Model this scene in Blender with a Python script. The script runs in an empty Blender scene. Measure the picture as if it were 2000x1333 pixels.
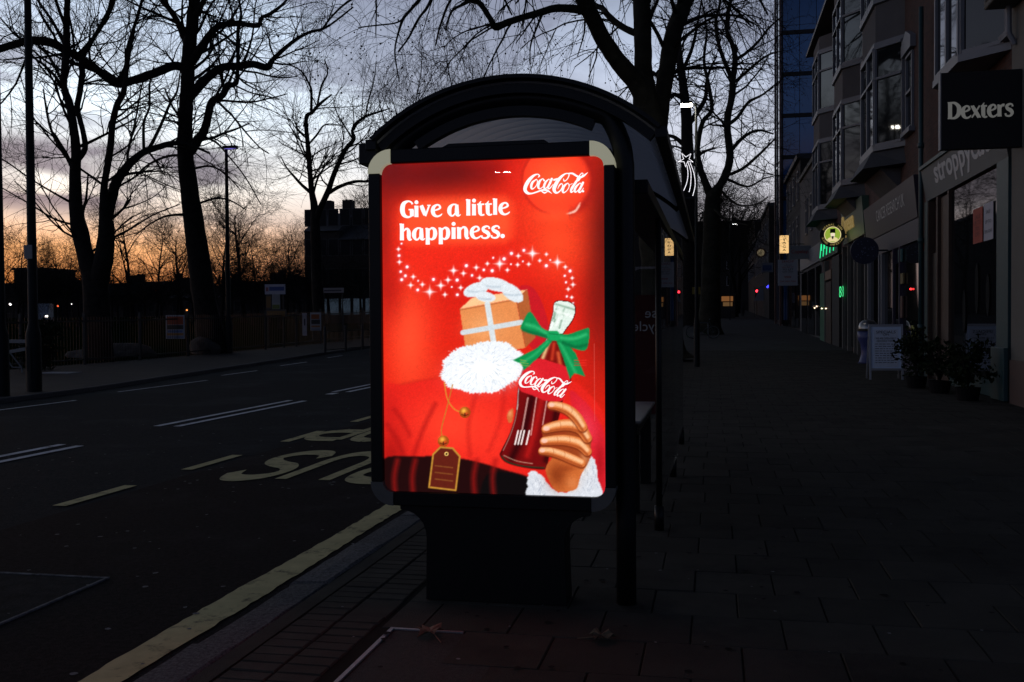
import bpy, bmesh, math, random
import numpy as np
from mathutils import Matrix, Vector

sc = bpy.context.scene
col = sc.collection
rng = np.random.default_rng(7)
random.seed(7)
R_ = math.radians

# ------------------------------------------------------------------ camera
FPX, PW, PH, EYE = 1944.0, 2000.0, 1333.0, 1.49
_y, _p, _r = R_(11.49), R_(-1.2), R_(0.4)
_fw = np.array([-math.sin(_y)*math.cos(_p), math.cos(_y)*math.cos(_p), math.sin(_p)])
_rt0 = np.array([math.cos(_y), math.sin(_y), 0.0]); _up0 = np.cross(_rt0, _fw)
_rt = _rt0*math.cos(_r)-_up0*math.sin(_r); _up = _up0*math.cos(_r)+_rt0*math.sin(_r)
cam = bpy.data.cameras.new('camera'); camo = bpy.data.objects.new('camera', cam); col.objects.link(camo)
camo.matrix_world = Matrix(((_rt[0], _up[0], -_fw[0], 0), (_rt[1], _up[1], -_fw[1], 0), (_rt[2], _up[2], -_fw[2], EYE), (0, 0, 0, 1)))
cam.sensor_fit = 'HORIZONTAL'; cam.sensor_width = 36.0; cam.lens = FPX/PW*36.0
cam.clip_start = 0.05; cam.clip_end = 3000
sc.camera = camo
def ray(u, v): return _fw+_rt*(u-PW/2)/FPX-_up*(v-PH/2)/FPX
def at(u, v, Y):                      # point on the survey plane y = Y
    d = ray(u, v); return np.array([0, 0, EYE])+d*(Y/d[1])
def pxm(Y, u=1000, v=622):            # metres per survey pixel at plane y = Y
    d = ray(u, v); return (Y/d[1])/FPX

# ------------------------------------------------------------------ world: dusk sky
SUN_AZ = 50.0     # degrees to the left of +Y
w = bpy.data.worlds.new('World'); sc.world = w; w.use_nodes = True
nt = w.node_tree; nt.nodes.clear()
def N(t, **k):
    n = nt.nodes.new(t)
    for a, b in k.items(): setattr(n, a, b)
    return n
L = nt.links.new
def mth(op, a, b=None, c=None, clamp=False):
    n = N('ShaderNodeMath', operation=op, use_clamp=clamp)
    for i, x in enumerate((a, b, c)):
        if x is None: continue
        if isinstance(x, (int, float)): n.inputs[i].default_value = x
        else: L(x, n.inputs[i])
    return n.outputs[0]
def smooth(x, a, b):
    n = N('ShaderNodeMapRange', interpolation_type='SMOOTHSTEP'); L(x, n.inputs[0])
    n.inputs[1].default_value = a; n.inputs[2].default_value = b; return n.outputs[0]
def mixc(f, a, b, bt='MIX'):
    n = N('ShaderNodeMix', data_type='RGBA', blend_type=bt)
    if isinstance(f, (int, float)): n.inputs[0].default_value = f
    else: L(f, n.inputs[0])
    for i, x in ((6, a), (7, b)):
        if isinstance(x, tuple): n.inputs[i].default_value = (*x, 1)
        else: L(x, n.inputs[i])
    return n.outputs[2]
def ramp(x, stops):
    n = N('ShaderNodeValToRGB'); L(x, n.inputs[0]); e = n.color_ramp.elements
    for i, (p, c) in enumerate(stops):
        s = e[i] if i < 2 else e.new(p)
        s.position = p; s.color = (*c, 1)
    return n.outputs[0]
tc = N('ShaderNodeTexCoord'); sep = N('ShaderNodeSeparateXYZ'); L(tc.outputs['Generated'], sep.inputs[0])
zz = mth('MAXIMUM', sep.outputs[2], 0.0)
sx, sy = -math.sin(R_(SUN_AZ)), math.cos(R_(SUN_AZ))
hl = mth('SQRT', mth('ADD', mth('MULTIPLY', sep.outputs[0], sep.outputs[0]), mth('MULTIPLY', sep.outputs[1], sep.outputs[1])))
az = mth('DIVIDE', mth('ADD', mth('MULTIPLY', sep.outputs[0], sx), mth('MULTIPLY', sep.outputs[1], sy)), mth('MAXIMUM', hl, 0.001))
# clear sky towards the sunset and away from it (by elevation)
glow = ramp(zz, [(0.0, (.66, .16, .04)), (.035, (1.0, .32, .10)), (.070, (1.12, .54, .24)), (.098, (.92, .70, .56)), (.135, (1.25, 1.22, 1.14)),
                 (.19, (1.08, 1.24, 1.36)), (.27, (.74, .90, 1.12)), (.38, (.17, .21, .30)), (.60, (.030, .040, .07)), (1.0, (.010, .014, .028))])
cool = ramp(zz, [(0.0, (.36, .28, .29)), (.06, (.42, .35, .37)), (.15, (.70, .72, .82)), (.25, (.54, .62, .80)), (.36, (.10, .125, .20)), (.60, (.02, .027, .048)), (1.0, (.010, .014, .027))])
f_az = smooth(az, .74, .985)
clear = mixc(f_az, cool, glow)
dim = smooth(az, -.6, .75)
clear = mixc(1.0, clear, mixc(dim, (.16, .24, .42), (1, 1, 1)), 'MULTIPLY')
# cloud decks
den = mth('ADD', zz, .11)
cmb = N('ShaderNodeCombineXYZ'); L(mth('DIVIDE', sep.outputs[0], den), cmb.inputs[0]); L(mth('DIVIDE', sep.outputs[1], den), cmb.inputs[1])
def cloud(scale, detail, off, lo, hi, rough=.55, stretch=(1, 1, 1)):
    mp = N('ShaderNodeMapping'); L(cmb.outputs[0], mp.inputs[0]); mp.inputs['Location'].default_value = off; mp.inputs['Scale'].default_value = stretch
    mp.inputs['Rotation'].default_value = (0, 0, R_(25))
    n = N('ShaderNodeTexNoise'); L(mp.outputs[0], n.inputs['Vector']); n.inputs['Scale'].default_value = scale
    n.inputs['Detail'].default_value = detail; n.inputs['Roughness'].default_value = rough; n.inputs['Distortion'].default_value = .35
    return smooth(n.outputs[0], lo, hi)
c1 = cloud(1.05, 7, (2.6, 9.1, 0), .475, .58, .6)
c2 = cloud(2.3, 6, (.4, 7.7, 0), .45, .66, .6, stretch=(1, .7, 1))
band = mth('MULTIPLY', smooth(zz, .088, .112), mth('SUBTRACT', 1.0, smooth(zz, .155, .19)))      # low bank over the afterglow
bank = mth('MULTIPLY', band, cloud(1.15, 5, (9.0, 2.2, 0), .40, .58))
ccol = mixc(f_az, (.19, .20, .29), (.21, .225, .335))
ccol = mixc(1.0, ccol, mixc(dim, (.16, .24, .42), (1, 1, 1)), 'MULTIPLY')
skyup = smooth(zz, .13, .21)
cm = mth('MULTIPLY', mth('MULTIPLY', mth('MAXIMUM', c1, mth('MULTIPLY', c2, .5)), skyup), .85)
cm = mth('MULTIPLY', cm, mth('MULTIPLY_ADD', zz, -.8, 1.0, True))
sky = mixc(cm, clear, ccol)
sky = mixc(mth('MULTIPLY', bank, .9), sky, mixc(f_az, (.14, .12, .17), (.15, .145, .225)))
bg1 = N('ShaderNodeBackground'); L(sky, bg1.inputs[0]); bg1.inputs[1].default_value = 1.0
nis = N('ShaderNodeTexSky', sky_type='NISHITA'); nis.sun_disc = False; nis.sun_elevation = R_(0.6); nis.sun_rotation = R_(-SUN_AZ)
bg2 = N('ShaderNodeBackground'); L(nis.outputs[0], bg2.inputs[0]); bg2.inputs[1].default_value = 0.03
add = N('ShaderNodeAddShader'); L(bg1.outputs[0], add.inputs[0]); L(bg2.outputs[0], add.inputs[1])
out = N('ShaderNodeOutputWorld'); L(add.outputs[0], out.inputs[0])

sl = bpy.data.lights.new('sun', 'SUN'); sl.energy = 0.02; sl.angle = R_(12); sl.color = (1, .62, .38)
so = bpy.data.objects.new('sun', sl); col.objects.link(so)
_d = Vector((math.sin(R_(SUN_AZ))*math.cos(R_(2)), -math.cos(R_(SUN_AZ))*math.cos(R_(2)), -math.sin(R_(2))))
so.rotation_euler = _d.to_track_quat('-Z', 'Y').to_euler()

vs = sc.view_settings; vs.view_transform = 'Standard'; vs.look = 'None'; vs.exposure = 0; vs.gamma = 1; vs.use_curve_mapping = False
sc.render.engine = 'CYCLES'
sc.cycles.max_bounces = 5; sc.cycles.diffuse_bounces = 2; sc.cycles.glossy_bounces = 3; sc.cycles.transmission_bounces = 3; sc.cycles.transparent_max_bounces = 16; sc.cycles.caustics_reflective = False; sc.cycles.caustics_refractive = False

# ------------------------------------------------------------------ materials
def s2l(c): return tuple(((x/255.0+.055)/1.055)**2.4 if x/255.0 > .04045 else x/255.0/12.92 for x in c)
_mats = {}
def M(name, c=(.5, .5, .5), rough=.8, metal=0., var=.0, scale=6., bump=0., bscale=60., rnd=0., spec=.5, dirt=None, brick=None):
    if name in _mats: return _mats[name]
    m = bpy.data.materials.new(name); m.use_nodes = True; _mats[name] = m
    t = m.node_tree; b = t.nodes['Principled BSDF']; lk = t.links.new
    b.inputs['Roughness'].default_value = rough; b.inputs['Metallic'].default_value = metal; b.inputs['Specular IOR Level'].default_value = spec
    b.inputs['Base Color'].default_value = (*c, 1)
    src = None
    g = t.nodes.new('ShaderNodeNewGeometry') if (var or bump or dirt or brick) else None
    if brick:
        sp = t.nodes.new('ShaderNodeSeparateXYZ'); lk(g.outputs['Position'], sp.inputs[0])
        cb = t.nodes.new('ShaderNodeCombineXYZ'); ad = t.nodes.new('ShaderNodeMath'); lk(sp.outputs[0], ad.inputs[0]); lk(sp.outputs[1], ad.inputs[1])
        lk(ad.outputs[0], cb.inputs[0]); lk(sp.outputs[2], cb.inputs[1])
        br = t.nodes.new('ShaderNodeTexBrick'); lk(cb.outputs[0], br.inputs['Vector']); br.inputs['Scale'].default_value = 1.0
        br.inputs['Brick Width'].default_value = .225; br.inputs['Row Height'].default_value = .075; br.inputs['Mortar Size'].default_value = .006
        br.inputs['Color1'].default_value = (*c, 1); br.inputs['Color2'].default_value = (*[x*.6 for x in c], 1); br.inputs['Mortar'].default_value = (*brick, 1)
        src = br.outputs['Color']
    if var:
        n = t.nodes.new('ShaderNodeTexNoise'); lk(g.outputs['Position'], n.inputs['Vector']); n.inputs['Scale'].default_value = scale
        n.inputs['Detail'].default_value = 6; n.inputs['Roughness'].default_value = .65
        mr = t.nodes.new('ShaderNodeMapRange'); lk(n.outputs[0], mr.inputs[0]); mr.inputs[1].default_value = .25; mr.inputs[2].default_value = .75
        mr.inputs[3].default_value = 1-var; mr.inputs[4].default_value = 1+var
        mx = t.nodes.new('ShaderNodeMix'); mx.data_type = 'RGBA'; mx.blend_type = 'MULTIPLY'; mx.inputs[0].default_value = 1
        if src: lk(src, mx.inputs[6])
        else: mx.inputs[6].default_value = (*c, 1)
        lk(mr.outputs[0], mx.inputs[7]); src = mx.outputs[2]
    if dirt:
        n = t.nodes.new('ShaderNodeTexNoise'); lk(g.outputs['Position'], n.inputs['Vector']); n.inputs['Scale'].default_value = dirt[1]; n.inputs['Detail'].default_value = 8
        n.inputs['Roughness'].default_value = .7
        mr = t.nodes.new('ShaderNodeMapRange'); lk(n.outputs[0], mr.inputs[0]); mr.inputs[1].default_value = dirt[2]; mr.inputs[2].default_value = dirt[3]
        mx = t.nodes.new('ShaderNodeMix'); mx.data_type = 'RGBA'; lk(mr.outputs[0], mx.inputs[0])
        if src: lk(src, mx.inputs[6])
        else: mx.inputs[6].default_value = (*c, 1)
        mx.inputs[7].default_value = (*dirt[0], 1); src = mx.outputs[2]
    if rnd:
        oi = t.nodes.new('ShaderNodeObjectInfo'); mr = t.nodes.new('ShaderNodeMapRange'); lk(oi.outputs['Random'], mr.inputs[0])
        mr.inputs[3].default_value = 1-rnd; mr.inputs[4].default_value = 1+rnd
        mx = t.nodes.new('ShaderNodeMix'); mx.data_type = 'RGBA'; mx.blend_type = 'MULTIPLY'; mx.inputs[0].default_value = 1
        if src: lk(src, mx.inputs[6])
        else: mx.inputs[6].default_value = (*c, 1)
        lk(mr.outputs[0], mx.inputs[7]); src = mx.outputs[2]
    if src: lk(src, b.inputs['Base Color'])
    if bump:
        n = t.nodes.new('ShaderNodeTexNoise'); lk(g.outputs['Position'], n.inputs['Vector']); n.inputs['Scale'].default_value = bscale; n.inputs['Detail'].default_value = 5
        bp = t.nodes.new('ShaderNodeBump'); lk(n.outputs[0], bp.inputs['Height']); bp.inputs['Strength'].default_value = bump; bp.inputs['Distance'].default_value = .02
        lk(bp.outputs[0], b.inputs['Normal'])
    return m
def EM(name, c, s=1.0, sample=True):
    if name in _mats: return _mats[name]
    m = bpy.data.materials.new(name); m.use_nodes = True; _mats[name] = m
    b = m.node_tree.nodes['Principled BSDF']; b.inputs['Base Color'].default_value = (.02, .02, .02, 1); b.inputs['Roughness'].default_value = .5
    b.inputs['Emission Color'].default_value = (*c, 1); b.inputs['Emission Strength'].default_value = s
    if not sample: m.cycles.emission_sampling = 'NONE'
    return m
def GLASS(name, tint=(.9, .95, .95), ior=1.5, rough=.0, body=None, bodyf=0.0):
    if name in _mats: return _mats[name]
    m = bpy.data.materials.new(name); m.use_nodes = True; _mats[name] = m
    t = m.node_tree; t.nodes.clear(); lk = t.links.new
    o = t.nodes.new('ShaderNodeOutputMaterial'); tr = t.nodes.new('ShaderNodeBsdfTransparent'); tr.inputs[0].default_value = (*tint, 1)
    gl = t.nodes.new('ShaderNodeBsdfGlossy'); gl.inputs['Roughness'].default_value = rough; gl.inputs['Color'].default_value = (.9, .9, .9, 1)
    fr = t.nodes.new('ShaderNodeFresnel'); fr.inputs[0].default_value = ior
    # the back face of a thin pane reflects as its front does: keep the fresnel term the same on both faces
    ge = t.nodes.new('ShaderNodeNewGeometry'); vm = t.nodes.new('ShaderNodeMix'); vm.data_type = 'FLOAT'
    lk(ge.outputs['Backfacing'], vm.inputs[0]); vm.inputs[2].default_value = ior; vm.inputs[3].default_value = 1/ior*1.0
    lk(vm.outputs[0], fr.inputs[0])
    mx = t.nodes.new('ShaderNodeMixShader'); lk(fr.outputs[0], mx.inputs[0])
    base = tr.outputs[0]
    if body:
        df = t.nodes.new('ShaderNodeBsdfDiffuse'); df.inputs[0].default_value = (*body, 1); m2 = t.nodes.new('ShaderNodeMixShader')
        m2.inputs[0].default_value = bodyf; lk(tr.outputs[0], m2.inputs[1]); lk(df.outputs[0], m2.inputs[2]); base = m2.outputs[0]
    lk(base, mx.inputs[1]); lk(gl.outputs[0], mx.inputs[2]); lk(mx.outputs[0], o.inputs[0])
    return m

# ------------------------------------------------------------------ mesh helpers
class MB:
    def __init__(s): s.v = []; s.f = []
    def add(s, vs, fs):
        o = len(s.v); s.v += [tuple(map(float, p)) for p in vs]; s.f += [tuple(i+o for i in f) for f in fs]; return s
    def box(s, x0, x1, y0, y1, z0, z1):
        return s.add([(x0, y0, z0), (x1, y0, z0), (x1, y1, z0), (x0, y1, z0), (x0, y0, z1), (x1, y0, z1), (x1, y1, z1), (x0, y1, z1)],
                     [(0, 3, 2, 1), (4, 5, 6, 7), (0, 1, 5, 4), (1, 2, 6, 5), (2, 3, 7, 6), (3, 0, 4, 7)])
    def tube(s, pts, r, k=8, cap=True):
        pts = np.asarray(pts, float); n = len(pts); r = np.full(n, r) if np.isscalar(r) else np.asarray(r, float)
        t = np.gradient(pts, axis=0); t /= np.linalg.norm(t, axis=1)[:, None]+1e-9
        ref = np.array([0, 0, 1.]) if abs(t[0][2]) < .8 else np.array([1., 0, 0])
        a = np.cross(t[0], ref); a /= np.linalg.norm(a); vs = []
        for i in range(n):
            a = a-t[i]*np.dot(a, t[i]); a /= np.linalg.norm(a)+1e-9; b = np.cross(t[i], a)
            for j in range(k):
                q = 2*math.pi*j/k; vs.append(pts[i]+r[i]*(math.cos(q)*a+math.sin(q)*b))
        fs = [(i*k+j, i*k+(j+1) % k, (i+1)*k+(j+1) % k, (i+1)*k+j) for i in range(n-1) for j in range(k)]
        if cap: fs += [tuple(range(k))[::-1], tuple((n-1)*k+j for j in range(k))]
        return s.add(vs, fs)
    def bar(s, a, b, w, h):                       # rectangular bar between two points
        a = np.asarray(a, float); b = np.asarray(b, float); t = b-a; t /= np.linalg.norm(t)
        ref = np.array([0, 0, 1.]) if abs(t[2]) < .9 else np.array([0, 1., 0])
        u = np.cross(t, ref); u /= np.linalg.norm(u); v = np.cross(u, t)
        vs = [p+u*w/2*i+v*h/2*j for p in (a, b) for i, j in ((-1, -1), (1, -1), (1, 1), (-1, 1))]
        return s.add(vs, [(3, 2, 1, 0), (4, 5, 6, 7), (0, 1, 5, 4), (1, 2, 6, 5), (2, 3, 7, 6), (3, 0, 4, 7)])
    def prism(s, poly, mapf, d0, d1):             # poly in (a,b); mapf(a,b,d) -> xyz
        n = len(poly); vs = [mapf(a, b, d0) for a, b in poly]+[mapf(a, b, d1) for a, b in poly]
        fs = [tuple(range(n)), tuple(range(2*n-1, n-1, -1))]+[(i, i+n, (i+1) % n+n, (i+1) % n) for i in range(n)]
        return s.add(vs, fs)
    def lathe(s, prof, c=(0, 0, 0), k=20):
        n = len(prof); vs = []
        for r, z in prof:
            for j in range(k): q = 2*math.pi*j/k; vs.append((c[0]+r*math.cos(q), c[1]+r*math.sin(q), c[2]+z))
        fs = [(i*k+j, i*k+(j+1) % k, (i+1)*k+(j+1) % k, (i+1)*k+j) for i in range(n-1) for j in range(k)]
        return s.add(vs, fs)
    def mesh(s, name, mat=None, smooth=False):
        me = bpy.data.meshes.new(name); me.from_pydata(s.v, [], s.f)
        if mat: me.materials.append(mat)
        if smooth: me.polygons.foreach_set('use_smooth', [True]*len(me.polygons))
        me.update(); return me
    def build(s, name, mat=None, parent=None, smooth=False, bevel=0.0):
        o = bpy.data.objects.new(name, s.mesh(name, mat, smooth)); col.objects.link(o)
        if parent: par(o, parent)
        if bevel:
            b = o.modifiers.new('bevel', 'BEVEL'); b.width = bevel; b.segments = 2; b.limit_method = 'ANGLE'
        return o
def par(o, p):
    o.parent = p; o.matrix_parent_inverse = wm(p).inverted()
def wm(p): return p.matrix_basis.copy() if p.parent is None else wm(p.parent) @ p.matrix_parent_inverse @ p.matrix_basis
def meshobj(name, me, parent=None):
    o = bpy.data.objects.new(name, me); col.objects.link(o)
    if parent: par(o, parent)
    return o
def tag(o, label=None, cat=None, group=None, kind=None):
    if label: o['label'] = label
    if cat: o['category'] = cat
    if group: o['group'] = group
    if kind: o['kind'] = kind
    return o
def empty(name, loc, label=None, cat=None, group=None):
    o = bpy.data.objects.new(name, None); col.objects.link(o); o.location = loc; o.empty_display_size = .2
    return tag(o, label, cat, group)
def copy_tree(o, parent=None):
    c = o.copy(); col.objects.link(c); c.parent = parent
    for ch in o.children: copy_tree(ch, c)
    return c
def pts_mesh(name, V, F, mat, smooth=True):
    me = bpy.data.meshes.new(name); V = np.asarray(V, np.float32); F = np.asarray(F, np.int32); k = F.shape[1]
    me.vertices.add(len(V)); me.vertices.foreach_set('co', V.ravel())
    me.loops.add(F.size); me.loops.foreach_set('vertex_index', F.ravel())
    me.polygons.add(len(F)); me.polygons.foreach_set('loop_start', np.arange(0, F.size, k, dtype=np.int32)); me.polygons.foreach_set('loop_total', np.full(len(F), k, np.int32))
    if smooth: me.polygons.foreach_set('use_smooth', np.ones(len(F), bool))
    me.materials.append(mat); me.update(calc_edges=True); return me
_txt = {}
def text_mesh(name, body, size, mat, M4, parent, extrude=0.0, fit=None, bold=0.0, align='CENTER'):
    cu = bpy.data.curves.new(name, 'FONT'); cu.body = body; cu.size = size; cu.align_x = align; cu.align_y = 'CENTER'; cu.extrude = extrude; cu.offset = bold; cu.resolution_u = 3
    o = bpy.data.objects.new(name, cu); col.objects.link(o)
    dg = bpy.context.evaluated_depsgraph_get(); dg.update(); me = bpy.data.meshes.new_from_object(o.evaluated_get(dg))
    bpy.data.objects.remove(o); bpy.data.curves.remove(cu)
    co = np.empty(len(me.vertices)*3, np.float32); me.vertices.foreach_get('co', co); co = co.reshape(-1, 3)
    if fit and len(co):
        lo, hi = co.min(0), co.max(0); c = (lo+hi)/2
        if align == 'CENTER': co[:, :2] -= c[:2]
        co[:, 0] *= fit[0]/max(hi[0]-lo[0], 1e-6)
        if fit[1]: co[:, 1] *= fit[1]/max(hi[1]-lo[1], 1e-6)
    A = np.array(M4)
    co = co@A[:3, :3].T+A[:3, 3]
    me.vertices.foreach_set('co', co.astype(np.float32).ravel()); me.materials.clear(); me.materials.append(mat); me.update(); me.name = name
    return meshobj(name, me, parent)
def frame(o, ex, ey):                 # text frame: origin, x axis, y axis
    o, ex, ey = (np.asarray(q, float) for q in (o, ex, ey)); ez = np.cross(ex, ey)
    A = np.eye(4); A[:3, 0] = ex; A[:3, 1] = ey; A[:3, 2] = ez; A[:3, 3] = o; return A
def catmull(P, n=8, closed=False):
    P = np.asarray(P, float); m = len(P); out = []
    for i in range(m if closed else m-1):
        if closed: p0, p1, p2, p3 = P[(i-1) % m], P[i], P[(i+1) % m], P[(i+2) % m]
        else: p0, p1, p2, p3 = P[max(i-1, 0)], P[i], P[i+1], P[min(i+2, m-1)]
        for t in np.linspace(0, 1, n, endpoint=False):
            out.append(.5*((2*p1)+(-p0+p2)*t+(2*p0-5*p1+4*p2-p3)*t*t+(-p0+3*p1-3*p2+p3)*t**3))
    if not closed: out.append(P[-1])
    return np.array(out)

# ------------------------------------------------------------------ terrain: the street climbs gently away from the camera
def tz(Y):
    Y = min(Y, 190.0)
    if Y < 18: return 0.0
    if Y < 38: return .0005*(Y-18)**2
    return .2+.02*(Y-38)
def atg(u, v, dz=0.0):                # survey pixel -> point on the terrain
    d = ray(u, v); t = 1.0
    while t < 400:
        p = np.array([0, 0, EYE])+d*t
        if p[2] <= tz(p[1])+dz: break
        t += .02
    return p
YS = [-60, -20, -5, 0, 4, 8, 12, 16, 18, 20, 22, 24, 26, 28, 30, 32, 34, 36, 38, 50, 70, 100, 140, 190, 260, 400, 900]
def strip(name, x0, x1, dz, mat, y0=-60, y1=900, parent=None, kind=True, thick=0.0):
    f0 = x0 if callable(x0) else (lambda y: x0); f1 = x1 if callable(x1) else (lambda y: x1)
    ys = sorted({y0, y1, *[y for y in YS if y0 < y < y1]}); b = MB(); vs = []; fs = []
    for y in ys: vs += [(f0(y), y, tz(y)+dz), (f1(y), y, tz(y)+dz)]
    for i in range(len(ys)-1): fs.append((2*i, 2*i+1, 2*i+3, 2*i+2))
    b.add(vs, fs)
    if thick:
        n = len(ys); vs2 = []; fs2 = []
        for y in ys: vs2 += [(f0(y), y, tz(y)+dz-thick), (f0(y), y, tz(y)+dz), (f1(y), y, tz(y)+dz), (f1(y), y, tz(y)+dz-thick)]
        for i in range(n-1):
            a = 4*i; fs2 += [(a, a+4, a+5, a+1), (a+3, a+2, a+6, a+7)]
        fs2 += [(0, 1, 2, 3)]; b.add(vs2, fs2)
    o = b.build(name, mat, parent)
    if kind and not parent: o['kind'] = 'structure'
    return o

# ================================================================== GROUND, ROAD, PAVEMENTS
m_earth = M('damp_earth', (.030, .028, .022), .95, var=.3, scale=.8)
m_asph = M('asphalt', (.028, .032, .034), 1.0, spec=.05, var=.55, scale=34, bump=.8, bscale=90, dirt=((.062, .066, .07), .45, .50, .78))
m_red = M('red_bus_bay_asphalt', (.026, .022, .021), 1.0, spec=.05, var=.55, scale=30, bump=.8, bscale=110, dirt=((.052, .049, .049), .8, .52, .80))
m_pave = M('pavement_bedding', (.026, .025, .021), 1.0, spec=.02, var=.2, scale=3)
m_paver = M('concrete_paver', (.054, .050, .041), .95, spec=.12, var=.22, scale=2.2, bump=.35, bscale=120, rnd=.14, dirt=((.022, .022, .02), 1.3, .52, .75))
m_far = M('far_pavement_flags', (.050, .048, .045), .95, spec=.1, var=.25, scale=1.2, bump=.3, bscale=40)
m_gran = M('granite_kerb', (.12, .12, .12), .95, spec=.1, var=.75, scale=55, bump=.5, bscale=130, rnd=.12)
m_grass = M('park_grass', (.006, .011, .004), 1.0, spec=.0, var=.45, scale=1.6, bump=.8, bscale=25)
m_yel = M('worn_yellow_road_paint', (.62, .54, .27), .9, spec=.1, var=.18, scale=5, dirt=((.06, .056, .046), 7, .54, .70))
m_wht = M('worn_white_road_paint', (.72, .74, .76), .9, spec=.1, var=.2, scale=4, dirt=((.08, .08, .085), 6, .52, .75))

def pl(tab):
    xs, ys = zip(*tab); return lambda y: float(np.interp(y, xs, ys))
fk = pl([(0, -13.6), (17, -13.93), (21, -14.2), (25, -14.8), (30, -15.3), (38, -15.85), (60, -15.7), (200, -15.7)])      # far kerb line
ff = pl([(0, -23.0), (28, -21.4), (34, -20.5), (43, -19.3), (60, -18.6), (200, -18.6)])                                   # park railings line
KX0, KX1 = -2.40, -2.16
gr = strip('ground', -500, 500, -.22, m_earth)
rd = strip('road', lambda y: fk(y)-.02, KX0+.02, -.10, m_asph)
strip('far_pavement', lambda y: ff(y)-.3, lambda y: fk(y)-.13, 0.0, m_far)
strip('park_lawn', -420, lambda y: ff(y)-.3, .02, m_grass)
strip('bus_bay_surface', -5.38, -2.42, -.096, m_red, 3.0, 30, parent=rd)
pv = strip('pavement', KX1, 14, -.008, m_pave)
strip('distant_paving', KX1, 5.2, .0, m_far, 40, 190, parent=pv)

def kerb_stone(n, m):
    return n
# far kerb as stones
fkp = empty('far_kerb', (-14, 20, 0)); tag(fkp, kind='structure')
y = 8.0
while y < 48:
    a, b = y+.006, y+1.4-.006; q = MB()
    v = []
    for yy in (a, b):
        for dx, dz in ((-.13, -.12), (-.13, .0), (-.012, .0), (0, -.015), (0, -.12)): v.append((fk(yy)+dx, yy, tz(yy)+dz))
    q.add(v, [(0, 1, 2, 3, 4), (9, 8, 7, 6, 5), (0, 5, 6, 1), (1, 6, 7, 2), (2, 7, 8, 3), (3, 8, 9, 4)]); q.build('kerb_stone', m_gran, fkp); y += 1.4
strip('far_kerb_run', lambda y: fk(y)-.13, fk, .0, m_gran, 48, 190, parent=fkp, thick=.12)
# near kerb: rough granite blocks
nkp = empty('near_kerb', (-2.3, 8, 0)); tag(nkp, kind='structure')
y = 1.1; i = 0
while y < 36:
    ln = .95+.25*random.random() if y < 14 else 2.4
    q = MB(); ns = 6; v = []; jz = random.uniform(-.006, .006); jx = random.uniform(-.008, .008)
    for k in range(ns+1):
        yy = y+.008+(ln-.016)*k/ns; rz = lambda: random.uniform(-.004, .004)
        for dx, dz in ((KX0+jx, -.14), (KX0+jx+rz()*2, -.03), (KX0+.03+jx, -.006+rz()), (KX0+.12, .002+rz()), (KX1-.02, .001+rz()), (KX1-.004+rz(), -.012)):
            v.append((dx, yy, tz(yy)+dz+jz))
    f = [(6*k+j, 6*k+j+1, 6*k+7+j, 6*k+6+j) for k in range(ns) for j in range(5)]+[tuple(range(5, -1, -1)), tuple(6*ns+j for j in range(6))]
    q.add(v, f).build('kerb_stone', m_gran, nkp); y += ln

# pavers
def slab(w, d, th=.03, ins=.006, wob=0.0):
    q = MB(); v = []
    for z, i_ in ((-th, 0), (-.007, 0), (0, ins)):
        for sx_, sy_ in ((0, 0), (1, 0), (1, 1), (0, 1)):
            v.append((sx_*w+(i_ if sx_ == 0 else -i_), sy_*d+(i_ if sy_ == 0 else -i_), z+(random.uniform(-wob, wob) if z == 0 else 0)))
    f = [(8, 9, 10, 11)]+[(4*k+j, 4*k+(j+1) % 4, 4*k+4+(j+1) % 4, 4*k+4+j) for k in range(2) for j in range(4)]
    return q.add(v, f)
PWX, PDY = .43, .45
pm = [slab(PWX-.005, PDY-.005, wob=.0016, ins=.004).mesh('paver', m_paver) for _ in range(8)]
bmB = [slab(.205, .098, wob=.0015).mesh('paving_block', m_paver) for _ in range(4)]
field = MB(); npav = 0
y = 3.25; row = 0
while y < 40:
    off = (row % 2)*PWX/2+random.uniform(-.02, .02); x = -1.60+ (off-PWX)
    while x < 5.1:
        w_ = PWX; x0 = max(x, -1.60); x1 = min(x+w_, 5.14)
        if x1-x0 > .06 and not (x1 < -.75 and y+PDY < 4.65 and x0 < -.75):
            full = x1-x0 > PWX-.01
            if y < 14.6 and x0 < .30*y+.25 and x1 > -.24*y-1 and npav < 300:
                me = pm[random.randrange(8)] if full else slab(x1-x0-.005, PDY-.005, ins=.004).mesh('paver', m_paver)
                o = meshobj('paver', me, pv); o.location = (x0+.004, y+.004, tz(y)+random.uniform(-.003, .0025)); npav += 1
            else:
                z = tz(y+.2)+random.uniform(-.003, .002)
                field.add([(x0+.005, y+.005, z), (x1-.005, y+.005, z), (x1-.005, y+PDY-.005, tz(y+PDY)-tz(y+.2)+z), (x0+.005, y+PDY-.005, tz(y+PDY)-tz(y+.2)+z)], [(0, 1, 2, 3)])
        x += w_
    y += PDY; row += 1
tag(field.build('paver_field', m_paver, pv), kind='stuff')
y = 3.3
while y < 9.2:
    for c in range(2):
        if 4.72 < y < 5.05 and c == 1: continue
        o = meshobj('paving_block', bmB[random.randrange(4)], pv); o.location = (-2.05+.215*c+random.uniform(-.002, .002), y, random.uniform(-.003, .002))
    y += .104
slab(.215, .31).build('paver', m_paver, pv).location = (-1.835, 4.74, 0)
strip('edge_strip', -2.155, -2.062, -.003, m_paver, 3, 36, parent=pv)
strip('edge_strip', -2.055, -1.61, -.003, m_paver, 9.3, 36, parent=pv)
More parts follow.
